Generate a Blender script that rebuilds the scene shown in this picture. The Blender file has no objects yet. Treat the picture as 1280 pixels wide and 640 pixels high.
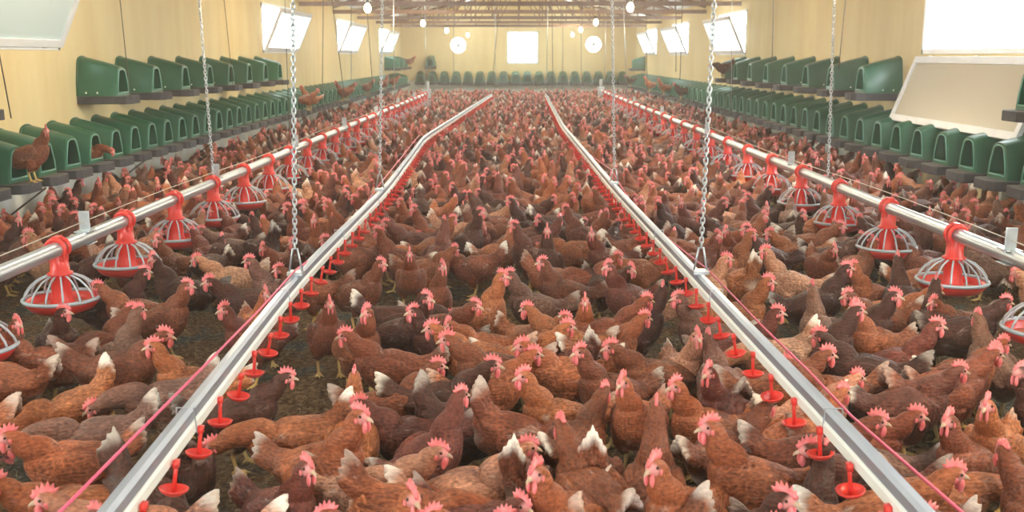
import bpy, bmesh, math, random
import numpy as np
from mathutils import Vector, Matrix
random.seed(7); rng = np.random.default_rng(11)
PI = math.pi
C = bpy.context.scene.collection
R_ = math.radians

# ------------------------------------------------------------------ helpers
def clamp(v, a, b): return max(a, min(b, v))
def link(o, parent=None):
    C.objects.link(o)
    if parent is not None: o.parent = parent
    return o
def tag(o, label=None, cat=None, group=None, kind=None):
    if label: o['label'] = label
    if cat: o['category'] = cat
    if group: o['group'] = group
    if kind: o['kind'] = kind
    return o
def empty(name, loc=(0, 0, 0), rz=0):
    o = bpy.data.objects.new(name, None); o.empty_display_size = .05
    o.location = loc; o.rotation_euler = (0, 0, rz)
    return link(o)
def copy_thing(src):
    r = src.copy(); C.objects.link(r)
    for k in ('label', 'category', 'group'):
        if k in r and k != 'category': del r[k]
    for ch in src.children:
        c = ch.copy(); C.objects.link(c); c.parent = r
        for g in ch.children:
            d = g.copy(); C.objects.link(d); d.parent = c
    return r

class MB:
    def __init__(s): s.v = []; s.f = []; s.m = []
    def add(s, vs, fs, m=0):
        n = len(s.v); s.v += [tuple(p) for p in vs]
        for f in fs: s.f.append(tuple(i + n for i in f)); s.m.append(m)
        return s
    def box(s, a, b, m=0, M=None):
        x0, y0, z0 = a; x1, y1, z1 = b
        vs = [(x0,y0,z0),(x1,y0,z0),(x1,y1,z0),(x0,y1,z0),(x0,y0,z1),(x1,y0,z1),(x1,y1,z1),(x0,y1,z1)]
        if M is not None: vs = [M @ Vector(p) for p in vs]
        return s.add(vs, [(0,3,2,1),(4,5,6,7),(0,1,5,4),(1,2,6,5),(2,3,7,6),(3,0,4,7)], m)
    def tube(s, pts, r, n=8, m=0, closed=False, caps=True, sq=1.0):
        pts = [Vector(p) for p in pts]; k = len(pts)
        rr = r if isinstance(r, (list, tuple)) else [r] * k
        base = len(s.v); prev = None
        for i, p in enumerate(pts):
            if closed: t = pts[(i+1) % k] - pts[i-1]
            else: t = pts[min(i+1, k-1)] - pts[max(i-1, 0)]
            t.normalize()
            if prev is None:
                ref = Vector((0,0,1)) if abs(t.z) < .9 else Vector((1,0,0))
                u = t.cross(ref).normalized()
            else:
                u = (prev - t * prev.dot(t)).normalized()
            prev = u; w = t.cross(u)
            for j in range(n):
                a = 2*PI*j/n
                s.v.append(tuple(p + u*math.cos(a)*rr[i] + w*math.sin(a)*rr[i]*sq))
        for i in range(k if closed else k-1):
            a = base + i*n; b = base + ((i+1) % k)*n
            for j in range(n):
                j2 = (j+1) % n
                s.f.append((a+j, a+j2, b+j2, b+j)); s.m.append(m)
        if caps and not closed:
            s.f.append(tuple(base + j for j in reversed(range(n)))); s.m.append(m)
            s.f.append(tuple(base + (k-1)*n + j for j in range(n))); s.m.append(m)
        return s
    def lathe(s, prof, c=(0,0,0), n=24, m=0):
        base = len(s.v); cx, cy, cz = c
        for r, z in prof:
            for j in range(n):
                a = 2*PI*j/n; s.v.append((cx + r*math.cos(a), cy + r*math.sin(a), cz + z))
        for i in range(len(prof)-1):
            a = base + i*n; b = a + n
            for j in range(n):
                j2 = (j+1) % n; s.f.append((a+j, a+j2, b+j2, b+j)); s.m.append(m)
        return s
    def ellipsoid(s, c, r, M=None, n=12, k=8, m=0):
        vs = []; fs = []
        for i in range(1, k):
            th = PI*i/k
            for j in range(n):
                a = 2*PI*j/n
                vs.append(Vector((math.sin(th)*math.cos(a)*r[0], math.sin(th)*math.sin(a)*r[1], math.cos(th)*r[2])))
        vs.append(Vector((0,0,r[2]))); vs.append(Vector((0,0,-r[2])))
        for i in range(k-2):
            for j in range(n):
                j2 = (j+1) % n; fs.append((i*n+j, (i+1)*n+j, (i+1)*n+j2, i*n+j2))
        t = len(vs)-2
        for j in range(n):
            j2 = (j+1) % n
            fs.append((t, j, j2)); fs.append((t+1, (k-2)*n+j2, (k-2)*n+j))
        c = Vector(c)
        return s.add([(M @ p if M is not None else p) + c for p in vs], fs, m)
    def mesh(s, name, mats, smooth=True):
        me = bpy.data.meshes.new(name); me.from_pydata(s.v, [], s.f)
        for mt in (mats if isinstance(mats, (list, tuple)) else [mats]): me.materials.append(mt)
        if any(s.m): me.polygons.foreach_set('material_index', s.m)
        if smooth:
            me.polygons.foreach_set('use_smooth', [True]*len(s.f))
        me.update(); return me
    def build(s, name, mats, parent=None, smooth=False, bevel=0, seg=2, auto=False):
        o = bpy.data.objects.new(name, s.mesh(name, mats, smooth)); link(o, parent)
        if bevel:
            b = o.modifiers.new('bevel', 'BEVEL'); b.width = bevel; b.segments = seg; b.limit_method = 'ANGLE'
        if auto:
            try: o.data.set_sharp_from_angle(angle=R_(40))
            except Exception: pass
        return o

# ------------------------------------------------------------------ materials
def mat(name, col=(.5,.5,.5), rough=.5, metal=0, spec=.5, trans=0):
    m = bpy.data.materials.new(name); m.use_nodes = True
    b = m.node_tree.nodes['Principled BSDF']
    b.inputs['Base Color'].default_value = (*col, 1); b.inputs['Roughness'].default_value = rough
    b.inputs['Metallic'].default_value = metal; b.inputs['Specular IOR Level'].default_value = spec
    if trans: b.inputs['Transmission Weight'].default_value = trans
    return m
class NT:
    def __init__(s, m): s.t = m.node_tree; s.b = s.t.nodes['Principled BSDF']
    def n(s, typ, **kw):
        nd = s.t.nodes.new(typ)
        for k, v in kw.items():
            if k.startswith('_'): setattr(nd, k[1:], v)
            else:
                key = k.replace('__', ' ')
                nd.inputs[int(key[1:]) if key[0] == 'i' and key[1:].isdigit() else key].default_value = v
        return nd
    def l(s, a, b): s.t.links.new(a, b)
    def mix(s, fac, a, b, typ='MIX'):
        nd = s.t.nodes.new('ShaderNodeMix'); nd.data_type = 'RGBA'; nd.blend_type = typ
        for sock, v in ((nd.inputs[0], fac), (nd.inputs[6], a), (nd.inputs[7], b)):
            if hasattr(v, 'node'): s.l(v, sock)
            elif isinstance(v, (int, float)): sock.default_value = v
            else: sock.default_value = (*v, 1)
        return nd.outputs[2]
    def math(s, op, a, b=None, clampit=False):
        nd = s.t.nodes.new('ShaderNodeMath'); nd.operation = op; nd.use_clamp = clampit
        for sock, v in ((nd.inputs[0], a), (nd.inputs[1], b)):
            if v is None: continue
            if hasattr(v, 'node'): s.l(v, sock)
            else: sock.default_value = v
        return nd.outputs[0]
    def ramp(s, fac, stops):
        nd = s.t.nodes.new('ShaderNodeValToRGB'); s.l(fac, nd.inputs[0])
        el = nd.color_ramp.elements
        while len(el) < len(stops): el.new(.5)
        for e, (p, c) in zip(el, stops):
            e.position = p; e.color = (*c, 1) if len(c) == 3 else c
        return nd.outputs[0]
    def bump(s, h, strength=.3, dist=.01):
        nd = s.t.nodes.new('ShaderNodeBump'); nd.inputs['Strength'].default_value = strength
        nd.inputs['Distance'].default_value = dist; s.l(h, nd.inputs['Height']); s.l(nd.outputs[0], s.b.inputs['Normal'])
def noisy(name, c1, c2, scale=6, rough=.6, bump=0, detail=4, metal=0, spec=.4, stretch=(1,1,1), dist=.01):
    m = mat(name, c1, rough, metal, spec); t = NT(m)
    tc = t.n('ShaderNodeTexCoord'); mp = t.n('ShaderNodeMapping'); mp.inputs['Scale'].default_value = stretch
    t.l(tc.outputs['Object'], mp.inputs['Vector'])
    nz = t.n('ShaderNodeTexNoise', Scale=scale, Detail=detail); t.l(mp.outputs[0], nz.inputs['Vector'])
    f = t.ramp(nz.outputs[0], [(.3, (0,0,0)), (.7, (1,1,1))])
    t.l(t.mix(f, c1, c2), t.b.inputs['Base Color'])
    if bump: t.bump(nz.outputs[0], bump, dist)
    return m

def feather_material(name, stuff=False):
    m = mat(name, (.2,.07,.03), .52, 0, .28); t = NT(m)
    z = t.n('ShaderNodeAttribute', _attribute_name='zone')
    sp = t.n('ShaderNodeSeparateColor'); t.l(z.outputs['Color'], sp.inputs[0])
    pale_z, face_z, leg_z = sp.outputs[0], sp.outputs[1], sp.outputs[2]; neck_z = z.outputs['Alpha']
    tc = t.n('ShaderNodeTexCoord'); vec = tc.outputs['Object']
    if stuff:
        a = t.n('ShaderNodeAttribute', _attribute_name='shade'); shade, tailw = a.outputs['Color'], a.outputs['Alpha']
        rnd = None
    else:
        a = t.n('ShaderNodeObjectInfo'); shade, tailw = a.outputs['Color'], a.outputs['Alpha']
        vm = t.n('ShaderNodeVectorMath', _operation='ADD'); t.l(vec, vm.inputs[0])
        mm = t.math('MULTIPLY', a.outputs['Random'], 37.0); t.l(mm, vm.inputs[1])
        vec0 = vec; vec = vm.outputs[0]
    mp = t.n('ShaderNodeMapping'); mp.inputs['Scale'].default_value = (.6, 1.15, 1.15); t.l(vec, mp.inputs['Vector'])
    patch = t.n('ShaderNodeTexNoise', Scale=8.0, Detail=1.5); t.l(vec, patch.inputs['Vector'])
    fine = t.n('ShaderNodeTexNoise', Scale=120.0, Detail=3.0); t.l(mp.outputs[0], fine.inputs['Vector'])
    vor = t.n('ShaderNodeTexVoronoi', Scale=78.0, Randomness=.6); t.l(mp.outputs[0], vor.inputs['Vector'])
    # feather cells: dark hearts, paler rims
    fe = t.ramp(vor.outputs['Distance'], [(.10, (.78,.74,.72)), (.45, (1.0,1.0,1.0)), (.80, (1.45,1.5,1.55))])
    fine_c = t.ramp(fine.outputs[0], [(.3, (.6,.57,.56)), (.72, (1.45,1.45,1.5))])
    pc = t.ramp(patch.outputs[0], [(.3, (.62,.57,.55)), (.5, (.97,.97,.97)), (.72, (1.4,1.42,1.4))])
    body = t.mix(1.0, t.mix(1.0, t.mix(1.0, shade, fe, 'MULTIPLY'), fine_c, 'MULTIPLY'), pc, 'MULTIPLY')
    neck = t.mix(1.0, t.mix(1.0, shade, fine_c, 'MULTIPLY'), (1.08,.98,.9), 'MULTIPLY')
    col = t.mix(neck_z, body, neck)
    # ruffled pale down showing through on some birds
    fl = t.n('ShaderNodeTexNoise', Scale=15.0, Detail=5.0, Roughness=.62); t.l(mp.outputs[0], fl.inputs['Vector'])
    flk = t.ramp(fl.outputs[0], [(.62, (0,0,0)), (.72, (1,1,1))])
    flk2 = t.math('MULTIPLY', flk, t.math('SUBTRACT', 1.0, neck_z), True)
    col = t.mix(t.math('MULTIPLY', flk2, .5), col, (.58,.47,.40))
    pale = t.math('MULTIPLY', pale_z, tailw, True)
    pw = t.mix(fine.outputs[0], (.80,.62,.46), (.95,.89,.82))
    col = t.mix(pale, col, pw)
    col = t.mix(face_z, col, (.74,.30,.27))
    col = t.mix(leg_z, col, (.62,.40,.14))
    t.l(col, t.b.inputs['Base Color'])
    h = t.math('ADD', t.math('MULTIPLY', vor.outputs['Distance'], .8), fine.outputs[0])
    hb = t.math('MULTIPLY', h, t.math('SUBTRACT', 1.0, t.math('MAXIMUM', leg_z, face_z)))
    t.bump(hb, .7, .006)
    return m

M_hen = feather_material('hen_feathers'); M_hen_far = feather_material('flock_feathers', True)
M_comb = noisy('comb_skin', (.74,.12,.12), (.86,.25,.25), 60, .42, .3, spec=.5, dist=.003)
M_comb.node_tree.nodes['Principled BSDF'].inputs['Subsurface Weight'].default_value = .15
M_comb.node_tree.nodes['Principled BSDF'].inputs['Subsurface Radius'].default_value = (.01,.003,.002)
M_beak = mat('beak_horn', (.55,.38,.25), .4)
M_eye = mat('eye_amber', (.05,.02,.01), .12)
M_red = noisy('red_plastic', (.78,.045,.03), (.70,.04,.03), 14, .34, spec=.5)
M_redin = noisy('feed_dusted_red_plastic', (.76,.09,.06), (.62,.22,.12), 30, .5)
M_gal = noisy('galvanised_steel', (.60,.62,.64), (.48,.50,.53), 22, .33, metal=.75, stretch=(1,.2,1))
M_grill = mat('grey_grill_plastic', (.42,.44,.47), .32, 0, .55)
M_pvc = mat('white_pvc', (.88,.86,.80), .35)
M_alu = noisy('aluminium_rail', (.42,.45,.52), (.33,.36,.42), 16, .36, metal=.55, stretch=(1,.15,1))
M_green = noisy('green_nest_plastic', (.012,.085,.042), (.020,.118,.060), 4, .33, spec=.5)
M_greenrim = mat('worn_light_green_rim', (.13,.36,.27), .4)
M_roofdust = None
M_tray = noisy('charcoal_rubber', (.035,.033,.042), (.06,.055,.06), 20, .7, .2)
M_dusty = noisy('dusty_tray_top', (.16,.14,.12), (.09,.08,.08), 18, .9)
M_steel = noisy('red_oxide_steel', (.21,.125,.105), (.28,.19,.16), 8, .6)
M_white = noisy('white_frame_paint', (.80,.82,.86), (.70,.72,.76), 5, .35)
M_cable = mat('dark_cable', (.08,.065,.055), .6)
M_paleline = mat('pale_cord', (.62,.55,.45), .7)
M_pink = mat('pink_cord', (.80,.10,.20), .45)
M_rivet = mat('pale_rivet', (.8,.85,.8), .3)
M_straw = noisy('straw', (.50,.36,.17), (.34,.22,.10), 30, .8)
M_roof = noisy('roof_sheet', (.62,.60,.56), (.52,.50,.46), 3, .5)
M_yard = noisy('yard_gravel', (.42,.40,.35), (.34,.33,.29), 3, .9)
M_dark = mat('black_plastic', (.02,.02,.022), .5)

def wall_material(name, up1, up2, low1, low2, line):
    m = mat(name, up1, .75, 0, .3); t = NT(m)
    tc = t.n('ShaderNodeTexCoord'); sx = t.n('ShaderNodeSeparateXYZ'); t.l(tc.outputs['Object'], sx.inputs[0])
    mp = t.n('ShaderNodeMapping'); mp.inputs['Scale'].default_value = (1,1,.18); t.l(tc.outputs['Object'], mp.inputs[0])
    streak = t.n('ShaderNodeTexNoise', Scale=3.2, Detail=5.0, Roughness=.6); t.l(mp.outputs[0], streak.inputs[0])
    big = t.n('ShaderNodeTexNoise', Scale=.7, Detail=2.0); t.l(tc.outputs['Object'], big.inputs[0])
    sf = t.ramp(streak.outputs[0], [(.32, (0,0,0)), (.7, (1,1,1))])
    up = t.mix(sf, up1, up2); up = t.mix(t.math('MULTIPLY', big.outputs[0], .35), up, (.80,.74,.58))
    st2 = t.n('ShaderNodeTexNoise', Scale=5.0, Detail=4.0); t.l(tc.outputs['Object'], st2.inputs[0])
    low = t.mix(t.ramp(st2.outputs[0], [(.4, (0,0,0)), (.75, (1,1,1))]), low1, low2)
    zz = t.math('ADD', sx.outputs[2], t.math('MULTIPLY', st2.outputs[0], .08))
    f = t.math('MULTIPLY', t.math('SUBTRACT', zz, line), 25.0, True)
    t.l(t.mix(f, low, up), t.b.inputs['Base Color'])
    dirt = t.n('ShaderNodeTexNoise', Scale=30.0, Detail=3.0); t.l(tc.outputs['Object'], dirt.inputs[0])
    t.bump(dirt.outputs[0], .15, .01)
    return m
M_wall = wall_material('yellow_render', (.72,.59,.29), (.64,.48,.21), (.86,.88,.84), (.74,.72,.60), .62)

def litter_material():
    m = mat('litter', (.1,.07,.04), .95, 0, .15); t = NT(m)
    tc = t.n('ShaderNodeTexCoord'); v = tc.outputs['Object']
    a = t.n('ShaderNodeTexNoise', Scale=3.0, Detail=6.0, Roughness=.65); t.l(v, a.inputs[0])
    b = t.n('ShaderNodeTexNoise', Scale=42.0, Detail=5.0, Roughness=.7); t.l(v, b.inputs[0])
    c = t.n('ShaderNodeTexVoronoi', Scale=55.0); t.l(v, c.inputs['Vector'])
    c1 = t.ramp(b.outputs[0], [(.3, (.04,.022,.012)), (.5, (.17,.092,.042)), (.72, (.36,.24,.13))])
    c2 = t.ramp(b.outputs[0], [(.3, (.035,.035,.028)), (.55, (.12,.115,.09)), (.75, (.34,.32,.26))])
    col = t.mix(t.ramp(a.outputs[0], [(.50, (0,0,0)), (.62, (1,1,1))]), c1, c2)
    t.l(col, t.b.inputs['Base Color'])
    t.bump(t.math('ADD', b.outputs[0], t.math('MULTIPLY', c.outputs[0], .5)), 1.0, .03)
    return m
M_litter = litter_material()

# ------------------------------------------------------------------ camera
H = 1.45; F = 1250.0; PITCH = math.atan(250/F); VX = 645.0
cam_d = bpy.data.cameras.new('camera'); cam = bpy.data.objects.new('camera', cam_d); C.objects.link(cam)
cam_d.sensor_width = 36; cam_d.lens = F/1280*36; cam_d.clip_end = 300
YAW = math.atan((VX-640)/F)
cam.location = (0, 0, H); cam.rotation_euler = (PI/2 - PITCH, 0, YAW)
bpy.context.scene.camera = cam
cam_d.dof.use_dof = True; cam_d.dof.focus_distance = 4.6; cam_d.dof.aperture_fstop = 5.6
_rm = Matrix.Rotation(YAW, 3, 'Z') @ Matrix.Rotation(PI/2 - PITCH, 3, 'X')
def ray(px, py): return _rm @ Vector(((px-640)/F, (320-py)/F, -1))
def at_z(px, py, z):
    d = ray(px, py); k = (z-H)/d.z; return Vector((d.x*k, d.y*k, z))
def at_x(px, py, x):
    d = ray(px, py); k = x/d.x; return Vector((x, d.y*k, H + d.z*k))
def at_y(px, py, y):
    d = ray(px, py); k = y/d.y; return Vector((d.x*k, y, H + d.z*k))
_inv = _rm.transposed()
def project(p):
    q = _inv @ (Vector(p) - Vector((0,0,H)))
    if q.z > -.05: return None
    return (640 + F*q.x/-q.z, 320 - F*q.y/-q.z, -q.z)

XL, XR, Y0, Y1, ZE, ZR = -4.1, 4.25, -4.0, 36.5, 2.5, 3.75
WT = .18
# ------------------------------------------------------------------ the shell
def holed(axis, pos, thick, u0, u1, z0, z1, holes):
    """wall box in plane axis=pos with rectangular holes (ua, ub, za, zb)"""
    mb = MB()
    us = sorted({u0, u1, *[h[0] for h in holes], *[h[1] for h in holes]})
    for a, b in zip(us[:-1], us[1:]):
        mid = (a+b)/2; hs = [h for h in holes if h[0] <= mid <= h[1]]
        spans = []; z = z0
        for h in sorted(hs, key=lambda q: q[2]):
            if h[2] > z: spans.append((z, h[2]))
            z = h[3]
        if z < z1: spans.append((z, z1))
        for za, zb in spans:
            p, q = min(pos, pos+thick), max(pos, pos+thick)
            if axis == 'x': mb.box((p, a, za), (q, b, zb))
            else: mb.box((a, p, za), (b, q, zb))
    return mb
SILL, HEAD = 1.5, 2.3
LW = [(-2.6, 0.0), (1.6, 4.2), (6.5, 9.15), (16.5, 19.0), (23.4, 26.0), (30.6, 33.2)]  # first two are out of view, added to light the foreground
RW = [(-2.6, 0.0), (2.2, 4.8), (8.0, 10.7), (18.9, 21.6), (25.2, 27.9), (30.9, 33.4)]  # likewise the first two here are unseen, added for daylight
def struct(o, label):
    return tag(o, label, 'building part', kind='structure')
struct(holed('x', XL, -WT, Y0, Y1, 0, ZE, [(a, b, SILL, HEAD) for a, b in LW]).build('wall_left', M_wall), 'long left wall, yellow above and whitewashed below')
struct(holed('x', XR, WT, Y0, Y1, 0, ZE, [(a, b, SILL-.03, HEAD) for a, b in RW]).build('wall_right', M_wall), 'long right wall, yellow above and pale below')
FANS = [(-2.07, 1.83), (2.77, 1.86)]
FR = .29
fh = [(x-FR-.06, x+FR+.06, z-FR-.06, z+FR+.06) for x, z in FANS]
wf = holed('y', Y1, WT, XL-WT, XR+WT, 0, ZR+.1, [(-.33, .80, 1.18, 2.32)] + fh)
for (x, z) in FANS:                        # square of wall with the round opening
    n = 48; vs = []; fs = []
    for y in (Y1, Y1+WT):
        for j in range(n):
            a = 2*PI*j/n; c, s = math.cos(a), math.sin(a); k = (FR+.06)/max(abs(c), abs(s))
            vs.append((x+c*k, y, z+s*k)); vs.append((x+c*FR, y, z+s*FR))
    for j in range(n):
        j2 = (j+1) % n
        fs.append((2*j, 2*j2, 2*j2+1, 2*j+1)); o_ = 2*n
        fs.append((o_+2*j, o_+2*j+1, o_+2*j2+1, o_+2*j2)); fs.append((2*j+1, 2*j2+1, o_+2*j2+1, o_+2*j+1))
    wf.add(vs, fs)
struct(wf.build('wall_far', M_wall), 'yellow end wall at the far end of the house')
struct(holed('y', Y0, -WT, XL-WT, XR+WT, 0, ZR+.1, [(-1.1, 1.1, 0, 2.1)]).build('wall_near', M_wall), 'near end wall behind the viewer, with the added doorway')
fl = MB()
nx, ny = 90, 200
xs = np.linspace(XL, XR, nx); ys = np.linspace(Y0, 14, ny)
def fz(x, y): return .010*math.sin(x*5.1+1.3*math.sin(y*3.7)) + .008*math.sin(y*7.3+2*math.sin(x*4.1)) + .004*math.sin(x*19+y*23)
vs = [(x, y, fz(x, y)-.018) for y in ys for x in xs]
fs = [(j*nx+i, j*nx+i+1, (j+1)*nx+i+1, (j+1)*nx+i) for j in range(ny-1) for i in range(nx-1)]
fl.add(vs, fs); fl.box((XL, 14, -.05), (XR, Y1, -.01))
fo = fl.build('floor', M_litter, smooth=True); struct(fo, 'brown earth and litter floor of the hen house')
struct(MB().box((-40, -40, -.4), (40, 80, -.2)).build('ground', M_yard), 'pale yard outside the windows')
# corrugated gable roof
rf = MB(); XM = (XL+XR)/2; slope = (ZR-ZE)/((XR-XL)/2)
SKY = [-2.9 + 5.3*k for k in range(8)]; SKL = 1.9
skn = 0
for side in (-1, 1):
    xe = (XM-XL+.3)
    yy = np.arange(Y0-.3, Y1+.5, .065)
    cols = [0, 1.45, 2.35, xe]
    for ci in range(3):
        ua, ub = cols[ci], cols[ci+1]; run = []
        base = len(rf.v); 
        for k, y in enumerate(yy):
            dz = .012*math.cos(k*PI/2)
            for u in (ua, ub): rf.v.append((XM + side*u, y, ZR - u*slope + dz + .12))
        for k in range(len(yy)-1):
            if ci == 1 and any(a <= (yy[k]+yy[k+1])/2 <= a+SKL for a in SKY): continue
            f = (base+2*k, base+2*k+2, base+2*k+3, base+2*k+1)
            rf.f.append(f if side < 0 else tuple(reversed(f))); rf.m.append(0)
M_sky = bpy.data.materials.new('translucent_sheet'); M_sky.use_nodes = True; t = M_sky.node_tree; t.nodes.clear()
o_ = t.nodes.new('ShaderNodeOutputMaterial'); tr = t.nodes.new('ShaderNodeBsdfTransparent'); tr.inputs[0].default_value = (.20,.215,.21,1)
t.links.new(tr.outputs[0], o_.inputs[0])
for a in SKY:  # translucent sheets added to give the flock light from above
    for side in (-1, 1):
        skn += 1; mb = MB()
        mb.add([(XM+side*u, y, ZR-u*slope+.125) for y in (a-.05, a+SKL+.05) for u in (1.43, 2.37)], [(0,1,3,2)])
        o = mb.build('added_skylight', M_sky); tag(o, 'translucent roof sheet added to bring in top light', 'added_skylight', 'added roof light sheets', 'structure')
ro = rf.build('ceiling', M_roof, smooth=True)
sm = ro.modifiers.new('thick', 'SOLIDIFY'); sm.thickness = .02; sm.offset = 1
struct(ro, 'pale corrugated gable roof over the trusses')
# gable infill of side walls up to roof
struct(MB().box((XL-WT, Y0, ZE), (XL, Y1, ZE+.13)).box((XR, Y0, ZE), (XR+WT, Y1, ZE+.13)).build('trim_1', M_wall), 'wall plate under the roof sheets')

# windows
def sash(name, xhinge, side, ya, yb, zh, length, ang, pane_m, parent, frame_m):
    """bottom hinged leaf; ang measured from straight up, tilting into the room (side=+1 left wall)"""
    M = Matrix.Translation((xhinge, 0, zh)) @ Matrix.Rotation(side*ang, 4, 'Y')
    mb = MB(); w = .07; t = .022
    mb.box((-t, ya, 0), (t, yb, w), M=M).box((-t, ya, length-w), (t, yb, length), M=M)
    mb.box((-t, ya, w), (t, ya+w, length-w), M=M).box((-t, yb-w, w), (t, yb, length-w), M=M)
    s = mb.build(name, frame_m, parent, bevel=.004)
    MB().box((-.004, ya+w*.9, w*.9), (.004, yb-w*.9, length-w*.9), M=M).build('pane', pane_m, s)
    k = MB()
    for f in (.12, .5, .88):
        y = ya + (yb-ya)*f; k.tube([M @ Vector((0, y-.03, .0)), M @ Vector((0, y+.03, .0))], .014, 8)
    k.build('hinge', M_gal, s)
    return s
M_glass = bpy.data.materials.new('window_glass'); M_glass.use_nodes = True
t = M_glass.node_tree; t.nodes.clear()
o_ = t.nodes.new('ShaderNodeOutputMaterial'); mx = t.nodes.new('ShaderNodeMixShader'); lw = t.nodes.new('ShaderNodeLayerWeight'); fr = t.nodes.new('ShaderNodeMath'); fr.operation = 'POWER'; fr.inputs[1].default_value = 4.0; t.links.new(lw.outputs['Facing'], fr.inputs[0])
tr = t.nodes.new('ShaderNodeBsdfTransparent'); tr.inputs[0].default_value = (.86,.95,.93,1)
gl = t.nodes.new('ShaderNodeBsdfGlossy'); gl.inputs['Roughness'].default_value = .08
t.links.new(fr.outputs[0], mx.inputs[0]); tl_ = t.nodes.new('ShaderNodeBsdfTranslucent'); tl_.inputs[0].default_value = (.8,.92,.9,1); m2 = t.nodes.new('ShaderNodeMixShader'); m2.inputs[0].default_value = .30; t.links.new(tr.outputs[0], m2.inputs[1]); t.links.new(tl_.outputs[0], m2.inputs[2]); t.links.new(m2.outputs[0], mx.inputs[1]); t.links.new(gl.outputs[0], mx.inputs[2]); t.links.new(mx.outputs[0], o_.inputs[0])
M_frost = bpy.data.materials.new('frosted_beige_pane'); M_frost.use_nodes = True  # even beige tone on a frosted pane
t = M_frost.node_tree; b = t.nodes['Principled BSDF']; b.inputs['Base Color'].default_value = (.62,.56,.44,1); b.inputs['Roughness'].default_value = .35
mx = t.nodes.new('ShaderNodeMixShader'); mx.inputs[0].default_value = .22
tr = t.nodes.new('ShaderNodeBsdfTransparent'); tr.inputs[0].default_value = (.9,.9,.85,1)
t.links.new(b.outputs[0], mx.inputs[1]); t.links.new(tr.outputs[0], mx.inputs[2]); t.links.new(mx.outputs[0], t.nodes['Material Output'].inputs[0])
M_poly = bpy.data.materials.new('cloudy_plastic_pane'); M_poly.use_nodes = True
t = M_poly.node_tree; b = t.nodes['Principled BSDF']; b.inputs['Base Color'].default_value = (.62,.76,.78,1); b.inputs['Roughness'].default_value = .22
mx = t.nodes.new('ShaderNodeMixShader'); mx.inputs[0].default_value = .012
tr = t.nodes.new('ShaderNodeBsdfTransparent')
t.links.new(b.outputs[0], mx.inputs[1]); t.links.new(tr.outputs[0], mx.inputs[2]); t.links.new(mx.outputs[0], t.nodes['Material Output'].inputs[0])
wn = 0
def window(side, ya, yb, mode):
    global wn
    wn += 1
    x = XL if side > 0 else XR; sill = SILL if side > 0 else SILL-.03
    xo = x - side*WT
    e = empty('window_%d' % wn, (0,0,0)); w = .05
    tag(e, '%s wall window opened inward, %s' % ('left' if side > 0 else 'right', ['first', 'second', 'third', 'fourth', 'fifth', 'sixth', 'seventh'][min(6, (wn-1) % 6)] + ' from the near end'), 'window', kind='structure')
    mb = MB(); a, b = sorted((x + side*.012, xo))
    mb.box((a, ya, sill), (b, ya+w, HEAD)).box((a, yb-w, sill), (b, yb, HEAD))
    mb.box((a, ya, sill), (b, yb, sill+w)).box((a, ya, HEAD-w), (b, yb, HEAD))
    mb.build('window_frame', M_white, e, bevel=.004)
    if mode == 'in': sash('sash', x + side*.03, side, ya+.03, yb-.03, sill+.03, .74, R_(24), M_poly if (side > 0 and 6 < ya < 7) else M_glass, e, M_white)
    if mode == 'down': sash('sash', x + side*.035, side, ya-.02, yb+.03, sill-.03, .70, R_(180-20), M_frost, e, M_white)
for i, (a, b) in enumerate(LW): window(1, a, b, 'in')
wn = 6
for i, (a, b) in enumerate(RW): window(-1, a, b, 'down' if i == 2 else 'in')
wn += 1
e = empty('window_%d' % wn); tag(e, 'square bright window in the middle of the far wall', 'window', kind='structure')
mb = MB(); w = .05
mb.box((-.33, Y1-.01, 1.18), (-.33+w, Y1+WT, 2.32)).box((.80-w, Y1-.01, 1.18), (.80, Y1+WT, 2.32)).box((-.33, Y1-.01, 1.18), (.80, Y1+WT, 1.18+w)).box((-.33, Y1-.01, 2.32-w), (.80, Y1+WT, 2.32))
mb.build('window_frame', M_white, e)
MB().box((-.29, Y1+.08, 1.22), (.76, Y1+.09, 2.28)).build('pane', M_glass, e)
# unseen doorway behind the viewer, added to light the foreground
e = empty('added_door_1'); tag(e, 'unseen wide doorway added in the near end wall for front light', 'door', kind='structure')
MB().box((-1.16, Y0-.02, 0), (-1.1, Y0+.03, 2.1)).box((1.1, Y0-.02, 0), (1.16, Y0+.03, 2.1)).box((-1.16, Y0-.02, 2.1), (1.16, Y0+.03, 2.16)).build('added_door_frame', M_white, e)

# round exhaust fans in the far wall
for i, (x, z) in enumerate(FANS):
    e = empty('exhaust_fan', (x, Y1+.06, z))
    tag(e, 'round white exhaust fan in the far wall, %s of the bright window' % ('left' if i == 0 else 'right'), 'fan', 'round fans in the far wall')
    mb = MB(); mb.tube([(math.cos(2*PI*j/32)*.285, 0, math.sin(2*PI*j/32)*.285) for j in range(32)], .018, 8, closed=True); mb.build('ring', M_white, e, True)
    mb = MB(); M = Matrix.Rotation(-PI/2, 4, 'X'); mb.ellipsoid((0,0,0), (.075,.06,.075)); mb.build('hub', M_gal, e, True)
    for k in range(3):
        a = R_(25 + 120*k) ; mb = MB(); c, s = math.cos(a), math.sin(a)
        mb.add([(c*.03-s*.01, -.01, s*.03+c*.01), (c*.24-s*.05, -.02, s*.24+c*.05), (c*.24+s*.03, .01, s*.24-c*.03), (c*.03+s*.01, .01, s*.03-c*.01)], [(0,1,2,3)])
        b_ = mb.build('blade', M_grill, e); b_.modifiers.new('t', 'SOLIDIFY').thickness = .004

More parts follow.
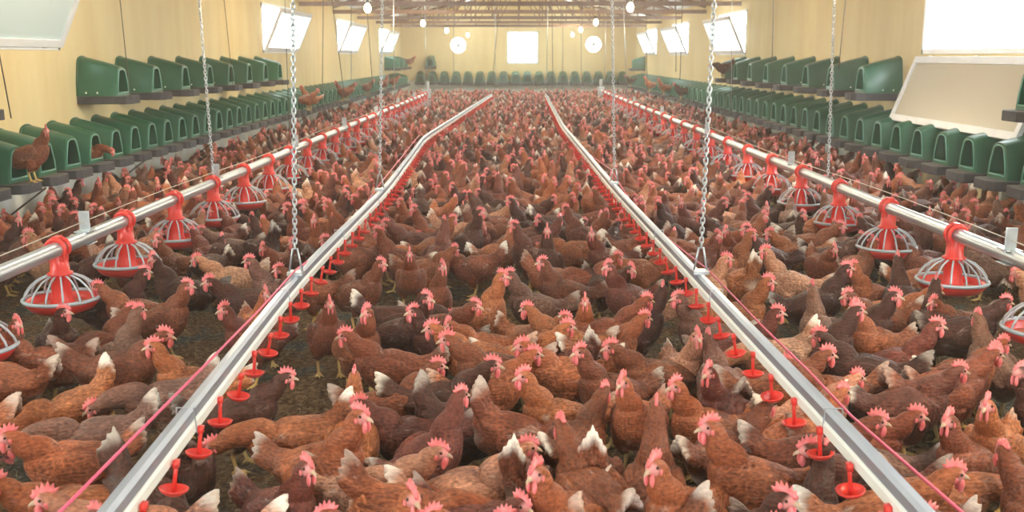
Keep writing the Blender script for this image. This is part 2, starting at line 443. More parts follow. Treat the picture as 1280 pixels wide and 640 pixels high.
# ------------------------------------------------------------------ trusses
tr_src = None
ORD = ['first', 'second', 'third', 'fourth', 'fifth', 'sixth', 'seventh', 'eighth', 'ninth', 'tenth', 'eleventh', 'twelfth', 'thirteenth', 'fourteenth', 'fifteenth', 'sixteenth', 'seventeenth', 'eighteenth', 'nineteenth', 'twentieth']
TENS = {2: 'twenty', 3: 'thirty', 4: 'forty', 5: 'fifty', 6: 'sixty', 7: 'seventy', 8: 'eighty', 9: 'ninety'}
def ordn(i):
    if i < 20: return ORD[i]
    n = i+1; t_, u = divmod(n, 10)
    if n >= 100: return ('one hundred and ' + ordn(n-101)) if n > 100 else 'hundredth'
    if u == 0: return TENS[t_][:-1] + 'ieth'
    return TENS[t_] + '-' + ORD[u-1]
for k in range(11):
    y = -1.7 + 3.53*k
    if k == 0:
        e = empty('roof_truss', (0, y, 0)); tr_src = e
        MB().box((XL+.0, -.035, 2.38), (XR, .035, 2.46)).build('bottom_chord', M_steel, e)
        for s_ in (-1, 1):
            xe = XL+.01 if s_ < 0 else XR-.01
            MB().tube([(xe, 0, ZE+.03), (XM, 0, ZR+.02)], .04, 4).build('top_chord', M_steel, e)
        def zt(x): return ZR - abs(x-XM)/(XR-XM)*(ZR-ZE)
        n = 12
        for j in range(1, n):
            x = XL + (XR-XL)*j/n
            MB().tube([(x, 0, 2.45), (x, 0, zt(x))], .016, 6).build('web_bar', M_steel, e)
            x2 = XL + (XR-XL)*(j + (1 if j < n/2 else -1))/n
            if j != n//2: MB().tube([(x, 0, 2.45), (x2, 0, zt(x2))], .014, 6).build('web_bar', M_steel, e)
    else:
        e = copy_thing(tr_src); e.location = (0, y, 0)
    tag(e, 'brown steel roof truss, %s from the far wall' % ordn(10-k), 'truss', 'roof trusses')
pu = None
for k, x in enumerate([XL+.7, XL+1.9, XL+3.1, XR-3.1, XR-1.9, XR-.7]):
    z = ZR - abs(x-XM)/(XR-XM)*(ZR-ZE) + .025
    o = MB().box((x-.03, Y0, z), (x+.03, Y1, z+.06)).build('purlin', M_steel)
    tag(o, 'brown roof purlin running lengthwise, %s from the left wall' % ordn(k), 'purlin', 'purlins under the roof')

# ------------------------------------------------------------------ nests
def nest_proto(sc=1.0, near=True, W0=.175):
    """local: back at x=0, opening toward +x, width along y"""
    D = .42*sc; hb, hf = .41*sc, .30*sc
    def prof(hh, w0, n=10, top=.66, ins=0, z0=0):
        pts = [(-w0, z0)]
        wt = w0*top
        pts.append((-w0*.93, z0+(hh-z0)*.35)); pts.append((-wt*1.06, hh*.82))
        for j in range(n+1):
            a = PI - PI*j/n
            pts.append((wt*math.cos(a)*.98, hh*.86 + hh*.14*math.sin(a)))
        pts.append((wt*1.06, hh*.82)); pts.append((w0*.93, z0+(hh-z0)*.35)); pts.append((w0, z0))
        return pts
    z = .07*sc
    secs = [(0, hb, W0*1.0), (D*.12, hb*.99, W0), (D*.55, hb*.88, W0*.99), (D*.94, hf*1.04, W0*.96), (D, hf, W0*.93)]
    mb = MB(); n = None
    for x, hh, w in secs:
        P = prof(hh, w); n = len(P)
        for (y, zz) in P: mb.v.append((x, y, zz+z))
    for i in range(len(secs)-1):
        for j in range(n-1): mb.f.append((i*n+j, (i+1)*n+j, (i+1)*n+j+1, i*n+j+1)); mb.m.append(0)
    # front face ring and inner tunnel
    b0 = (len(secs)-1)*n
    Pi = prof(hf*.93, W0*.74, top=.64, z0=.035*sc); bi = len(mb.v)
    for (y, zz) in Pi: mb.v.append((D, y, zz+z))
    for j in range(n-1): mb.f.append((b0+j, bi+j, bi+j+1, b0+j+1)); mb.m.append(0)
    mb.f.append((b0, b0+n-1, bi+n-1, bi)); mb.m.append(0)
    bk = len(mb.v)
    for (y, zz) in prof(hf*.95, W0*.85, top=.7): mb.v.append((D*.15, y, zz+z))
    for j in range(n-1): mb.f.append((bi+j, bk+j, bk+j+1, bi+j+1)); mb.m.append(0)
    mb.f.append(tuple(bk+j for j in range(n))); mb.m.append(0)
    mb.f.append((bi, bi+n-1, bk+n-1, bk)); mb.m.append(0)
    mb.f.append(tuple(range(n))); mb.m.append(0)
    mb.f.append((0, n-1, b0+n-1, b0)); mb.m.append(0)
    if near:
        o = mb.build('nest_box', M_green, smooth=True, auto=True)
        r = MB(); r.tube([(D+.004, y, zz+z) for y, zz in Pi], .0065*sc, 6); r.tube([(D+.002, Pi[0][0], Pi[0][1]+z), (D+.002, Pi[-1][0], Pi[-1][1]+z)], .008*sc, 6)
        r.build('entrance_rim', M_greenrim, o, True)
        r = MB(); r.tube([(.006, y*1.02, zz*1.01+z) for y, zz in prof(hb, W0)], .010*sc, 6); r.build('back_flange', M_green, o, True)
    else:
        mb.tube([(D+.004, y, zz+z) for y, zz in Pi], .008*sc, 4, m=1)
        o = mb.build('nest_box', [M_green, M_greenrim, M_tray], smooth=True, auto=True)
    # alighting tray, hexagonal front
    T = [(-.01, -W0*1.02), (D*1.0, -W0*1.05), (D+.10*sc, -W0*.95), (D+.135*sc, -W0*.6), (D+.135*sc, W0*.6), (D+.10*sc, W0*.95), (D, W0*1.05), (-.01, W0*1.02)]
    k = len(T); vs = [(x, y, -.015*sc) for x, y in T] + [(x, y, .068*sc) for x, y in T]
    fs = [tuple(reversed(range(k))), tuple(range(k, 2*k))] + [(j, (j+1) % k, k+(j+1) % k, k+j) for j in range(k)]
    if near:
        tm = MB().add(vs, fs); tm.m[1] = 1
        tm.build('alighting_tray', [M_tray, M_dusty], o, bevel=.006)
        r = MB()
        for s_ in (-1, 1):
            for x in (.10, .22): r.ellipsoid((x*sc, s_*W0*.985, z+.035*sc), (.010, .006, .010), n=6, k=4)
        r.build('rivet', M_rivet, o, True)
    else:
        mb2 = MB(); mb2.add(vs, fs, 2)
        me = o.data; bm = bmesh.new(); bm.from_mesh(me)
        tmp = bpy.data.meshes.new('t'); tmp.from_pydata(vs, [], fs); n0 = len(bm.faces); bm.from_mesh(tmp)
        bm.faces.ensure_lookup_table()
        for f in bm.faces[n0:]: f.material_index = 2; f.smooth = False
        bm.to_mesh(me); bm.free(); bpy.data.meshes.remove(tmp)
    return o
NEST_Z_LOW, NEST_Z_UP = .46, 1.02
protos = {}
def nest(x, y, z, rz, sc, label, group):
    near = (y < 17)
    key = (sc, near)
    if key not in protos:
        o = nest_proto(sc, near, .172 if sc < .9 else .185); protos[key] = o
    else: o = copy_thing(protos[key])
    o.location = (x, y, z); o.rotation_euler = (0, 0, rz)
    tag(o, label, 'nest box', group)
    return o
# left lower row
yl = [6.05 + .47*k for k in range(62)]
for k, y in enumerate(yl):
    nest(XL, y, NEST_Z_LOW, 0, .88, 'green nest box in the lower left wall row, %s from the near end' % ordn(k), 'lower nest boxes on the left wall')
yr = [6.35 + .545*k for k in range(52)]
for k, y in enumerate(yr):
    nest(XR, y, NEST_Z_LOW-.04, PI, .96, 'green nest box in the lower right wall row, %s from the near end' % ordn(k), 'lower nest boxes on the right wall')
up_l = [7.0] + [9.6 + .92*k for k in range(8)] + [31.8 + .8*k for k in range(5)]
for k, y in enumerate(up_l):
    nest(XL, y, NEST_Z_UP, 0, .88, 'green nest box mounted above the lower left row, %s from the near end' % ordn(k), 'upper nest boxes on the left wall')
up_r = [7.62] + [11.35 + 1.08*k for k in range(8)] + [33.6]
for k, y in enumerate(up_r):
    nest(XR, y, NEST_Z_UP-.04, PI, .96, 'green nest box mounted above the lower right row, %s from the near end' % ordn(k), 'upper nest boxes on the right wall')
for k in range(18):
    nest(-3.42 + .425*k, Y1, NEST_Z_LOW, -PI/2, .96, 'green nest box along the far wall, %s from the left' % ordn(k), 'nest boxes along the far wall')
nest(-3.05, Y1, NEST_Z_UP, -PI/2, .96, 'lone green nest box mounted above the far wall row at its left', None)
# hanging straps of the upper nests and struts under the lower rows
for i, y in enumerate((7.6, 9.7, 12.0, 14.6, 17.5, 21.0)):
    o = MB().tube([(XL+.5, y, NEST_Z_LOW), (XL+.02, y-.05, NEST_Z_LOW-.36)], .008, 6).build('support_strut', M_cable)
    tag(o, 'thin dark strut slanting below the left nest row, %s from the near end' % ordn(i), 'strut', 'struts under the left nests')
for i, y in enumerate((6.6, 7.7, 8.8, 10.0, 11.4)):
    o = MB().box((XR-.16, y-.05, 0), (XR, y+.05, NEST_Z_LOW-.06)).build('support_block', noisy('rendered_pier_%d' % i, (.62,.50,.26), (.7,.6,.4), 5, .8), bevel=.01)
    tag(o, 'low yellow pier under the right nest row, %s from the near end' % ordn(i), 'pier', 'piers under the right nests')

# ------------------------------------------------------------------ feeder lines
def feeder_proto():
    e = empty('pan_feeder')           # origin: pipe axis
    pan = MB(); zp = -.250            # pan rim height
    pan.lathe([(.05, zp-.058), (.10, zp-.062), (.145, zp-.046), (.168, zp-.016), (.173, zp), (.167, zp), (.160, zp-.018), (.14, zp-.038), (.10, zp-.050), (.04, zp-.045)], n=36)
    pan.f.append(tuple(range(35, -1, -1))); pan.m.append(0)
    pan.build('pan', M_red, e, True)
    fd = MB(); fd.lathe([(.045, zp-.022), (.10, zp-.034), (.142, zp-.030), (.146, zp-.036)], n=28); fd.build('feed', M_redin, e, True)
    g = MB(); g.tube([(.177*math.cos(2*PI*j/36), .177*math.sin(2*PI*j/36), zp+.006) for j in range(36)], .0095, 6, closed=True)
    for k in range(14):
        a = 2*PI*(k+.5)/14; c, s = math.cos(a), math.sin(a)
        prof = [(.176, zp+.006), (.166, zp+.036), (.142, zp+.070), (.106, zp+.100), (.066, zp+.118), (.045, zp+.121)]
        g.tube([(r*c, r*s, z) for r, z in prof], [.0055,.0052,.005,.005,.005,.005], 5)
    g.build('grill', M_grill, e, True)
    cn = MB(); cn.lathe([(.062, zp-.045), (.056, zp-.01), (.047, zp+.02), (.045, zp+.115), (.058, zp+.122), (.060, zp+.132), (.046, zp+.138), (.042, zp+.20), (.040, zp+.235)], n=20)
    cn.build('feed_cone', M_red, e, True)
    cl = MB()
    for sy in (-.026, .026):
        cl.tube([(.045*math.cos(a), sy, .045*math.sin(a)+.002) for a in [R_(-65+310*j/16-70+90) for j in range(17)]], .013, 6)
    cl.box((-.036, -.036, -.062), (.036, .036, -.030))
    cl.box((-.016, -.034, .030), (.016, .034, .062))
    cl.build('pipe_clamp', M_red, e, smooth=False, bevel=.006)
    return e
LFX, RFX, FZ = -2.22, 2.30, .535
fp = feeder_proto()
lf = [4.75 + .84*k for k in range(-1, 25)]; rf_ = [4.20 + .955*k for k in range(24)]
first = True
for side, ys_, x in (('left', lf, LFX), ('right', rf_, RFX)):
    for k, y in enumerate(ys_):
        e = fp if first else copy_thing(fp); first = False
        e.location = (x, y, FZ)
        tag(e, 'red pan feeder with grey grill on the %s feed pipe, %s from the near end' % (side, ordn(k)), 'feeder', 'pan feeders on the %s pipe' % side)
for side, x, ye in (('left', LFX, 25.2), ('right', RFX, 27.3)):
    e = empty('feed_pipe', (x, 0, FZ)); tag(e, 'long galvanised feed pipe carrying the %s row of pan feeders' % side, 'pipe', 'feed pipes')
    pm = MB(); ys_ = np.linspace(2.0, ye, 40)
    pm.tube([(0.006*math.sin(y*1.7), y, 0) for y in ys_], .036, 14); pm.build('pipe', M_gal, e, True)
    for y in ((5.07, 7.36, 10.1, 13, 16, 19, 22) if side == 'left' else (4.58, 8.36, 12.1, 15.9, 19.7, 23.5)):
        if side == 'right' and y < 5: yb = y
        MB().box((-.028, y-.004, .0), (.028, y+.004, .135)).box((-.04, y-.05, -.036), (.04, y+.05, -.030)).box((-.038, y-.05, .028), (.038, y+.05, .036)).build('bracket', M_gal, e, bevel=.003)
    c_ = MB(); c_.tube([(0, y, .075 + .012*math.cos(y*1.05)) for y in np.linspace(2.0, ye, 60)], .0028, 5); c_.build('guard_wire', M_paleline, e, True)
    MB().box((-.09, ye, -.12), (.09, ye+.25, .10)).tube([(0, ye+.15, .1), (0, ye+.15, .3)], .05, 10).build('end_motor', M_gal, e, bevel=.01)

# ------------------------------------------------------------------ drinker lines
def lerp_line(px_pts, z):
    return [at_z(px, py, z) for px, py in px_pts]
DZ = .43
LD = [Vector((-.86, 1.2, DZ))] + lerp_line([(150,640), (370,355), (482,240), (530,175)], DZ) + [Vector((-.62, 26.0, DZ+.03))]
RD = [Vector((.90, 1.2, DZ))] + lerp_line([(1140,640), (916,400), (769,240), (704,160)], DZ) + [Vector((.78, 26.5, DZ))]
def resample(P, step):
    out = []; cur = 0
    L = [0]
    for a, b in zip(P[:-1], P[1:]): L.append(L[-1] + (b-a).length)
    n = int(L[-1]/step)
    for k in range(n+1):
        d = k*step
        i = max(j for j in range(len(L)-1) if L[j] <= d+1e-9)
        f = (d-L[i])/(L[i+1]-L[i]); out.append(P[i].lerp(P[i+1], f))
    return out
def sweep_rect(mb, P, x0, x1, z0, z1, m=0, rnd=0):
    base = len(mb.v)
    sec = [(x0, z0), (x1, z0), (x1, z1-rnd), (x1-rnd, z1), (x0+rnd, z1), (x0, z1-rnd)] if rnd else [(x0, z0), (x1, z0), (x1, z1), (x0, z1)]
    n = len(sec)
    for i, p in enumerate(P):
        t_ = (P[min(i+1, len(P)-1)] - P[max(i-1, 0)]); t_.z = 0; t_.normalize(); s_ = Vector((t_.y, -t_.x, 0))
        for (a, b) in sec: mb.v.append(tuple(p + s_*a + Vector((0,0,b))))
    for i in range(len(P)-1):
        for j in range(n):
            j2 = (j+1) % n; a = base+i*n; b = a+n
            mb.f.append((a+j, a+j2, b+j2, b+j)); mb.m.append(m)
    mb.f.append(tuple(base+j for j in reversed(range(n)))); mb.m.append(m)
    mb.f.append(tuple(base+(len(P)-1)*n+j for j in range(n))); mb.m.append(m)
cup_me = None; arm_me = None
def drinker(P, side, name_side):
    e = empty('drinker_line', (0,0,0)); tag(e, 'nipple drinker line with red cups, %s of the centre aisle' % name_side, 'drinker line', 'drinker lines')
    # smooth the polyline a bit
    Q = resample(P, .3)
    for _ in range(3):
        Q = [Q[0]] + [(Q[i-1]+Q[i]*2+Q[i+1])/4 for i in range(1, len(Q)-1)] + [Q[-1]]
    inn = 1 if side < 0 else -1   # toward the middle
    mb = MB(); sweep_rect(mb, Q, -.019, .019, .012, .052, 0, .010); mb.build('rail', M_alu, e, auto=True)
    mb = MB()
    a, b = sorted((inn*.027, inn*.001)); sweep_rect(mb, Q, a, b, -.016, .016, 0, .006); mb.build('water_pipe', M_pvc, e, auto=True)
    global cup_me, arm_me
    if cup_me is None:
        c = MB(); c.lathe([(.004, -.010), (.020, -.009), (.034, .002), (.038, .009), (.035, .010), (.028, .001), (.014, -.004), (.0, -.004)], n=18); c.f.append(tuple(range(17, -1, -1))); c.m.append(0)
        cup_me = c.mesh('drinker_cup', M_red)
        c = MB(); c.tube([(-inn*0.0, 0, .075), (.0, 0, .05), (0, 0, 0)], [.0065, .0055, .0065], 8); c.box((-.007, -.010, .066), (.007, .010, .086)); arm_me = c.mesh('cup_arm', M_red)
    S = resample(Q, .243)
    for k in range(100):
        if k+3 >= len(S): break
        p = S[k+2]; t_ = (S[k+3]-S[k+1]); s_ = Vector((t_.y, -t_.x, 0)).normalized()
        c = bpy.data.objects.new('drinker_cup', cup_me); c.location = p + s_*inn*.030 + Vector((0,0,-.085)); c.rotation_euler = (random.uniform(-.12,.12), inn*.12 + random.uniform(-.1,.1), 0)
        link(c, e)
        a = bpy.data.objects.new('cup_arm', arm_me); a.location = (0, 0, -.002); link(a, c)
    for k in range(6, len(S)-2, 6):
        p = S[k]; m2 = MB()
        m2.tube([p + Vector((-.028, 0, -.02)), p + Vector((-.024, 0, .055)), p + Vector((.024, 0, .055)), p + Vector((.030, 0, -.02))], .0025, 5); m2.build('pipe_clip', M_gal, e)
    return Q
QL = drinker(LD, -1, 'left'); QR = drinker(RD, 1, 'right')

# ------------------------------------------------------------------ cords, chains, cables
def cord_px(name, px, xs_, r, m, label, cat, grp=None):
    P = [at_x(a, b, x) for (a, b), x in zip(px, xs_)]
    o = MB().tube(P, r, 6).build(name, m, smooth=True); tag(o, label, cat, grp); return P
PL = [(75,640), (320,392), (369,338), (425,297), (445,272), (470,236), (524,169)]
cord_px('anti_perch_cord', [(-120,836)] + PL, [-1.0, -1.0, -1.0, -1.0, -1.02, -1.05, -1.08, -1.12], .0045, M_pink, 'pink cord running just above the left drinker line', 'cord', 'pink cords over the drinkers')
PR = [(1202,640), (1126,574), (1064,520), (1009,462), (955,410), (886,338), (837,300), (793,259), (776,232), (765,213), (734,191)]
cord_px('anti_perch_cord', [(1330,752)] + PR, [1.0, 1.0, 1.0, 1.0, 1.0, 1.0, .98, .96, .93, .9, .88, .85], .0045, M_pink, 'pink cord running beside the right drinker line', 'cord', 'pink cords over the drinkers')

def chain(bot, top, label, link_r=.0036, L=.030, fork=.0):
    bot, top = Vector(bot), Vector(top); d = top-bot; n = int(d.length/(L*.74)); dn = d.normalized()
    u = dn.cross(Vector((0,1,0))).normalized(); w = dn.cross(u)
    mb = MB()
    for k in range(n):
        c = bot + d*((k+.5)/n); s_ = u if k % 2 else w
        pts = []
        for j in range(10):
            a = 2*PI*j/10; ca, sa = math.cos(a), math.sin(a)
            pts.append(c + s_*ca*.0088 + dn*(sa*.0088 + (L/2-.0088)*(1 if sa > .01 else -1 if sa < -.01 else 0)))
        mb.tube(pts, link_r, 5, closed=True)
    o = mb.build('suspension_chain', M_gal, smooth=True); tag(o, label, 'chain', 'hanging chains')
    if fork:
        f = MB(); f.tube([bot + Vector((-.03,0,-fork)), bot + Vector((-.01,0,0)), bot + Vector((.01,0,0)), bot + Vector((.03,0,-fork))], .005, 6); f.build('hanger', M_gal, o, True)
        MB().box(bot + Vector((-.036,-.03,-fork-.012)), bot + Vector((.036,.03,-fork+.006))).build('hanger_plate', M_gal, o, bevel=.003)
    return o
def roofz(x): return ZR - abs(x-XM)/(XR-XM)*(ZR-ZE) + .08
def line_at(Q, y):
    for a, b in zip(Q[:-1], Q[1:]):
        if a.y <= y <= b.y: return a.lerp(b, (y-a.y)/(b.y-a.y))
def ch_px(bot, pxtop, label, fork=.0):
    """chain rising from bot through the direction of a pixel, up to the roof"""
    q = at_y(pxtop[0], pxtop[1], bot.y); d = q-bot; k = (roofz(q.x)-bot.z)/d.z
    return chain(bot, bot + d*k, label, fork=fork)
b = line_at(QL, 4.42) + Vector((0,0,.17)); ch_px(b, (366, 0), 'galvanised chain holding up the left drinker line, nearest the viewer', .11)
b = line_at(QR, 4.45) + Vector((0,0,.17)); ch_px(b, (893, 0), 'galvanised chain holding up the right drinker line, nearest the viewer', .11)
b = line_at(QL, 7.3) + Vector((0,0,.17)); ch_px(b, (478, 0), 'galvanised chain holding up the left drinker line, second from the viewer', .11)
b = line_at(QR, 7.7) + Vector((0,0,.17)); ch_px(b, (765, 0), 'galvanised chain holding up the right drinker line, second from the viewer', .11)
ch_px(Vector((LFX, 7.3, FZ+.05)), (249, 0), 'galvanised chain holding up the left feed pipe near the upper nests')
ch_px(Vector((RFX, 7.35, FZ+.05)), (1043, 0), 'galvanised chain holding up the right feed pipe beside the open window')
def cable(p, q, label, r=.004, m=M_cable, g='thin suspension cables'):
    o = MB().tube([p, q], r, 5).build('suspension_cable', m, smooth=True); tag(o, label, 'cable', g)
def cab_px(pb, pt, y, label, r=.004, m=M_cable, yt=None):
    a = at_y(pb[0], pb[1], y); q = at_y(pt[0], pt[1], y); d = q-a; k = (roofz(q.x)-.02-a.z)/d.z
    if k > 0: cable(a, a+d*k, label, r, m)
CB = [((163,125),(150,0),9.0,'dark cable in front of the upper left nest boxes, nearest of them'),
      ((14,148),(-6,40),6.9,'dark cable hanging beside the near left window sash'),
      ((291,105),(280,0),13.0,'dark cable in front of the upper left nest boxes, farther of them'),
      ((362,175),(356,0),13.5,'dark cable reaching down to the left feed pipe past the second window'),
      ((403,110),(404,0),17,'dark cable before the left wall right of the second window'),
      ((430,118),(415,0),12.0,'dark slanted cable left of the third left window'),
      ((439,100),(439,0),21,'dark cable before the third left window'),
      ((466,110),(460,30),18,'thin cable left of the fourth left window'),
      ((493,130),(492,10),15,'pale cable in front of the farthest left nest boxes'),
      ((533,122),(532,38),25.0,'pale cable hanging below a bulb at the far left'),
      ((567,104),(567,30),30,'thin cable before the left fan'),
      ((615,104),(622,33),30,'slanted thin cable left of the far window'),
      ((619,112),(619,33),26,'pale cable at the far end of the left drinker line'),
      ((683,118),(685,0),22,'pale cable at the far end of the right drinker line'),
      ((691,104),(690,0),24,'thin cable right of the far window'),
      ((703,112),(704,0),30,'thin dark cable right of the far window near the nests'),
      ((727,104),(726,36),30,'thin cable left of the right fan'),
      ((755,108),(758,10),27,'pale cable at the far end of the right feed pipe'),
      ((784,128),(780,20),20.5,'bright pale cable hanging below the near right bulb'),
      ((809,113),(808,30),24,'thin cable before the fourth right window'),
      ((845,90),(845,0),19,'dark cable before the third right window'),
      ((850,100),(853,0),17,'brown rope hanging before the third right window'),
      ((914,135),(915,0),13,'pale cable reaching down past the second right window'),
      ((964,125),(967,0),10.6,'dark cable in front of the upper right nest boxes, left one'),
      ((1048,88),(1057,0),10.2,'dark cable in front of the upper right nest boxes, right one')]
for pb, pt, y, lb in CB:
    cab_px(pb, pt, y, lb, .0045 if y < 15 else .007, M_gal if 'pale' in lb else M_cable)

# ------------------------------------------------------------------ bulbs
M_bulb = bpy.data.materials.new('lit_bulb'); M_bulb.use_nodes = True
b = M_bulb.node_tree.nodes['Principled BSDF']; b.inputs['Emission Color'].default_value = (1,.78,.42,1); b.inputs['Emission Strength'].default_value = 60
bulb0 = None
BP = [(-2.1, 2.0), (2.0, 2.5), (-2.1, 8.2), (1.7, 8.8), (-2.15, 14.9), (1.62, 14.6), (-1.97, 21.7), (1.64, 21.1), (-1.9, 28.0), (1.7, 27.0), (-1.6, 33.8), (1.83, 33.2)]  # first four hang out of frame, added to light the foreground
bl = ['left', 'right']
for i, (x, y) in enumerate(BP):
    if bulb0 is None:
        e = empty('hanging_bulb'); bulb0 = e
        MB().lathe([(.0, -.085), (.028, -.077), (.047, -.048), (.050, -.018), (.036, .02), (.018, .042), (.014, .05)], n=16).build('bulb', M_bulb, e, True)
        MB().tube([(0,0,.045), (0,0,.10)], .018, 10).build('socket', M_dark, e, True)
        MB().tube([(0,0,.10), (0,0,.72)], .004, 6).build('flex', M_paleline, e, True)
    else: e = copy_thing(bulb0)
    e.location = (x, y, 2.15)
    n_ = i//2
    tag(e, 'glowing warm bulb hanging in the %s row, %s from the near end' % (bl[i % 2], ordn(n_)), 'light bulb', 'hanging bulbs')
    ld = bpy.data.lights.new('bulb_light', 'POINT'); ld.energy = 24; ld.color = (1,.80,.52); ld.shadow_soft_size = .045
    lo = bpy.data.objects.new('bulb_light', ld); lo.location = (0,0,-.1); link(lo, e)

# ------------------------------------------------------------------ HENS
HENS_HERE = True
def catmull(P, n):
    P = np.array(P, float); m_ = len(P); out = []
    for i in range(m_-1):
        p0, p1, p2, p3 = P[max(i-1,0)], P[i], P[i+1], P[min(i+2, m_-1)]
        for k in range(n):
            t_ = k/n
            out.append(.5*((2*p1) + (-p0+p2)*t_ + (2*p0-5*p1+4*p2-p3)*t_*t_ + (-p0+3*p1-3*p2+p3)*t_**3))
    out.append(P[-1]); return np.array(out)
POSES = {  # head position, head yaw, head pitch, body pitch, tail lift
    'U':  ((.136, 0, .392), 0, -5, 20, 42), 'UL': ((.130, .014, .390), 62, -5, 20, 44), 'UR': ((.130, -.014, .390), -62, -5, 18, 44),
    'T':  ((.100, 0, .425), 0, 0, 36, 12),  'TL': ((.098, .012, .42), 50, 0, 32, 16), 'TR': ((.098, -.012, .42), -50, 0, 34, 14),
    'M':  ((.178, 0, .345), 0, -8, 10, 44),  'ML': ((.168, .03, .34), 48, -10, 11, 40),  'MR': ((.168, -.03, .34), -48, -10, 11, 40),
    'L':  ((.255, 0, .215), 0, -20, -6, 42), 'P': ((.245, 0, .075), 0, -60, -20, 48), 'B': ((.10, .05, .355), 128, -8, 10, 44)}
HIP = Vector((-.01, 0, .185))
def pose_data(key):
    hp, yw, hpt, bp, tl = POSES[key]
    RB = Matrix.Rotation(-R_(bp), 3, 'Y')
    B = lambda p: HIP + RB @ (Vector(p) - HIP)
    tip_dir = Vector((-math.cos(R_(tl)), 0, math.sin(R_(tl))))
    rump = Vector((-.120, 0, .226)); tail_tip = rump + tip_dir*.135
    hd = Vector((math.cos(R_(yw))*math.cos(R_(hpt)), math.sin(R_(yw))*math.cos(R_(hpt)), math.sin(R_(hpt))))
    return dict(hp=Vector(hp), hd=hd, B=B, RB=RB, tip_dir=tip_dir, rump=rump, tail_tip=tail_tip, bp=bp, key=key)
def hen_body_bm(d):
    B = d['B']; hp, hd = d['hp'], d['hd']
    rump, td = d['rump'], d['tip_dir']
    pts = []
    def tp(v, w, h): p = B(v); pts.append((p.x, p.y, p.z, w, h))
    v = rump + td*.075; tp(v, .012, .026)
    v = rump + td*.035; tp(v, .034, .043)
    tp(rump, .055, .060)
    tp((-.078, 0, .206), .073, .079)
    tp((-.02, 0, .192), .084, .090)
    tp((.045, 0, .199), .081, .087)
    tp((.088, 0, .226), .060, .068)
    nb = B((.102, 0, .256)); pts.append((nb.x, nb.y, nb.z, .046, .051))
    # neck
    back = hp - hd*.012 + Vector((0, 0, -.010))
    horiz = abs(hp.z - nb.z)
    if d['key'] in ('P', 'L'):
        m1 = nb.lerp(back, .45) + Vector((.022, 0, .012)); m2 = nb.lerp(back, .8) + Vector((.014, 0, .004))
    else:
        m1 = nb.lerp(back, .42) + Vector((.012, 0, 0)); m2 = nb.lerp(back, .78) + Vector((.002, 0, .004))
    pts.append((m1.x, m1.y, m1.z, .0365, .0385)); pts.append((m2.x, m2.y, m2.z, .0285, .0295))
    b_ = back; pts.append((b_.x, b_.y, b_.z, .0235, .0245))
    h1 = hp + hd*.006; pts.append((h1.x, h1.y, h1.z, .0205, .0220))
    h2 = hp + hd*.022 - Vector((0,0,.003)); pts.append((h2.x, h2.y, h2.z, .0125, .0135))
    h3 = hp + hd*.030 - Vector((0,0,.004)); pts.append((h3.x, h3.y, h3.z, .006, .007))
    S = catmull(pts, 5)
    mb = MB(); n = 16; prev = Vector((0,1,0))
    for i in range(len(S)):
        p = Vector(S[i,:3]); t_ = Vector(S[min(i+1,len(S)-1),:3]) - Vector(S[max(i-1,0),:3]); t_.normalize()
        s_ = prev - t_*prev.dot(t_); s_.normalize(); prev = s_
        u = t_.cross(s_)*-1
        for j in range(n):
            a = 2*PI*j/n
            mb.v.append(tuple(p + s_*math.cos(a)*max(S[i,3],.004) + u*math.sin(a)*max(S[i,4],.004)))
    for i in range(len(S)-1):
        for j in range(n):
            j2 = (j+1) % n; mb.f.append((i*n+j, i*n+j2, (i+1)*n+j2, (i+1)*n+j))
    mb.f.append(tuple(reversed(range(n)))); mb.f.append(tuple((len(S)-1)*n+j for j in range(n)))
    mb.m = [0]*len(mb.f)
    RB = d['RB'].to_4x4()
    # tail feathers: a tented fan
    ang = math.atan2(td.z, -td.x)
    for k in range(-3, 4):
        spread = k*.055; tilt = ang + R_(8) - abs(k)*R_(4.5)
        dr = Vector((-math.cos(tilt)*math.cos(spread), math.sin(spread), math.sin(tilt)*math.cos(spread)))
        c = B(rump + dr*.078 + Vector((abs(k)*.004, k*.0065, .012 - abs(k)*.010)))
        Mx = (RB @ Matrix.Rotation(-spread, 4, 'Z') @ Matrix.Rotation(tilt, 4, 'Y')).to_3x3()
        mb.ellipsoid(c, (.074 - abs(k)*.004, .0085, .021), Mx, 10, 8)
    # fluff under the tail
    mb.ellipsoid(B((-.105, 0, .178)), (.050, .050, .052), RB.to_3x3(), 12, 8)
    # wings
    for s_ in (-1, 1):
        Mx = (RB @ Matrix.Rotation(R_(-8), 4, 'Y') @ Matrix.Rotation(-s_*R_(5), 4, 'Z')).to_3x3()
        mb.ellipsoid(B((-.004, s_*.073, .212)), (.085, .024, .054), Mx, 14, 8)
        for q in range(4):
            Mq = (RB @ Matrix.Rotation(R_(2+q*7), 4, 'Y') @ Matrix.Rotation(-s_*R_(-15), 4, 'Z')).to_3x3()
            mb.ellipsoid(B((-.085 + q*.012, s_*(.066+.002*q), .226 - q*.014)), (.075 - q*.005, .010, .014), Mq, 10, 6)
    # thighs, shanks and toes
    st = .012 if d['key'] in ('M', 'ML', 'U') else 0
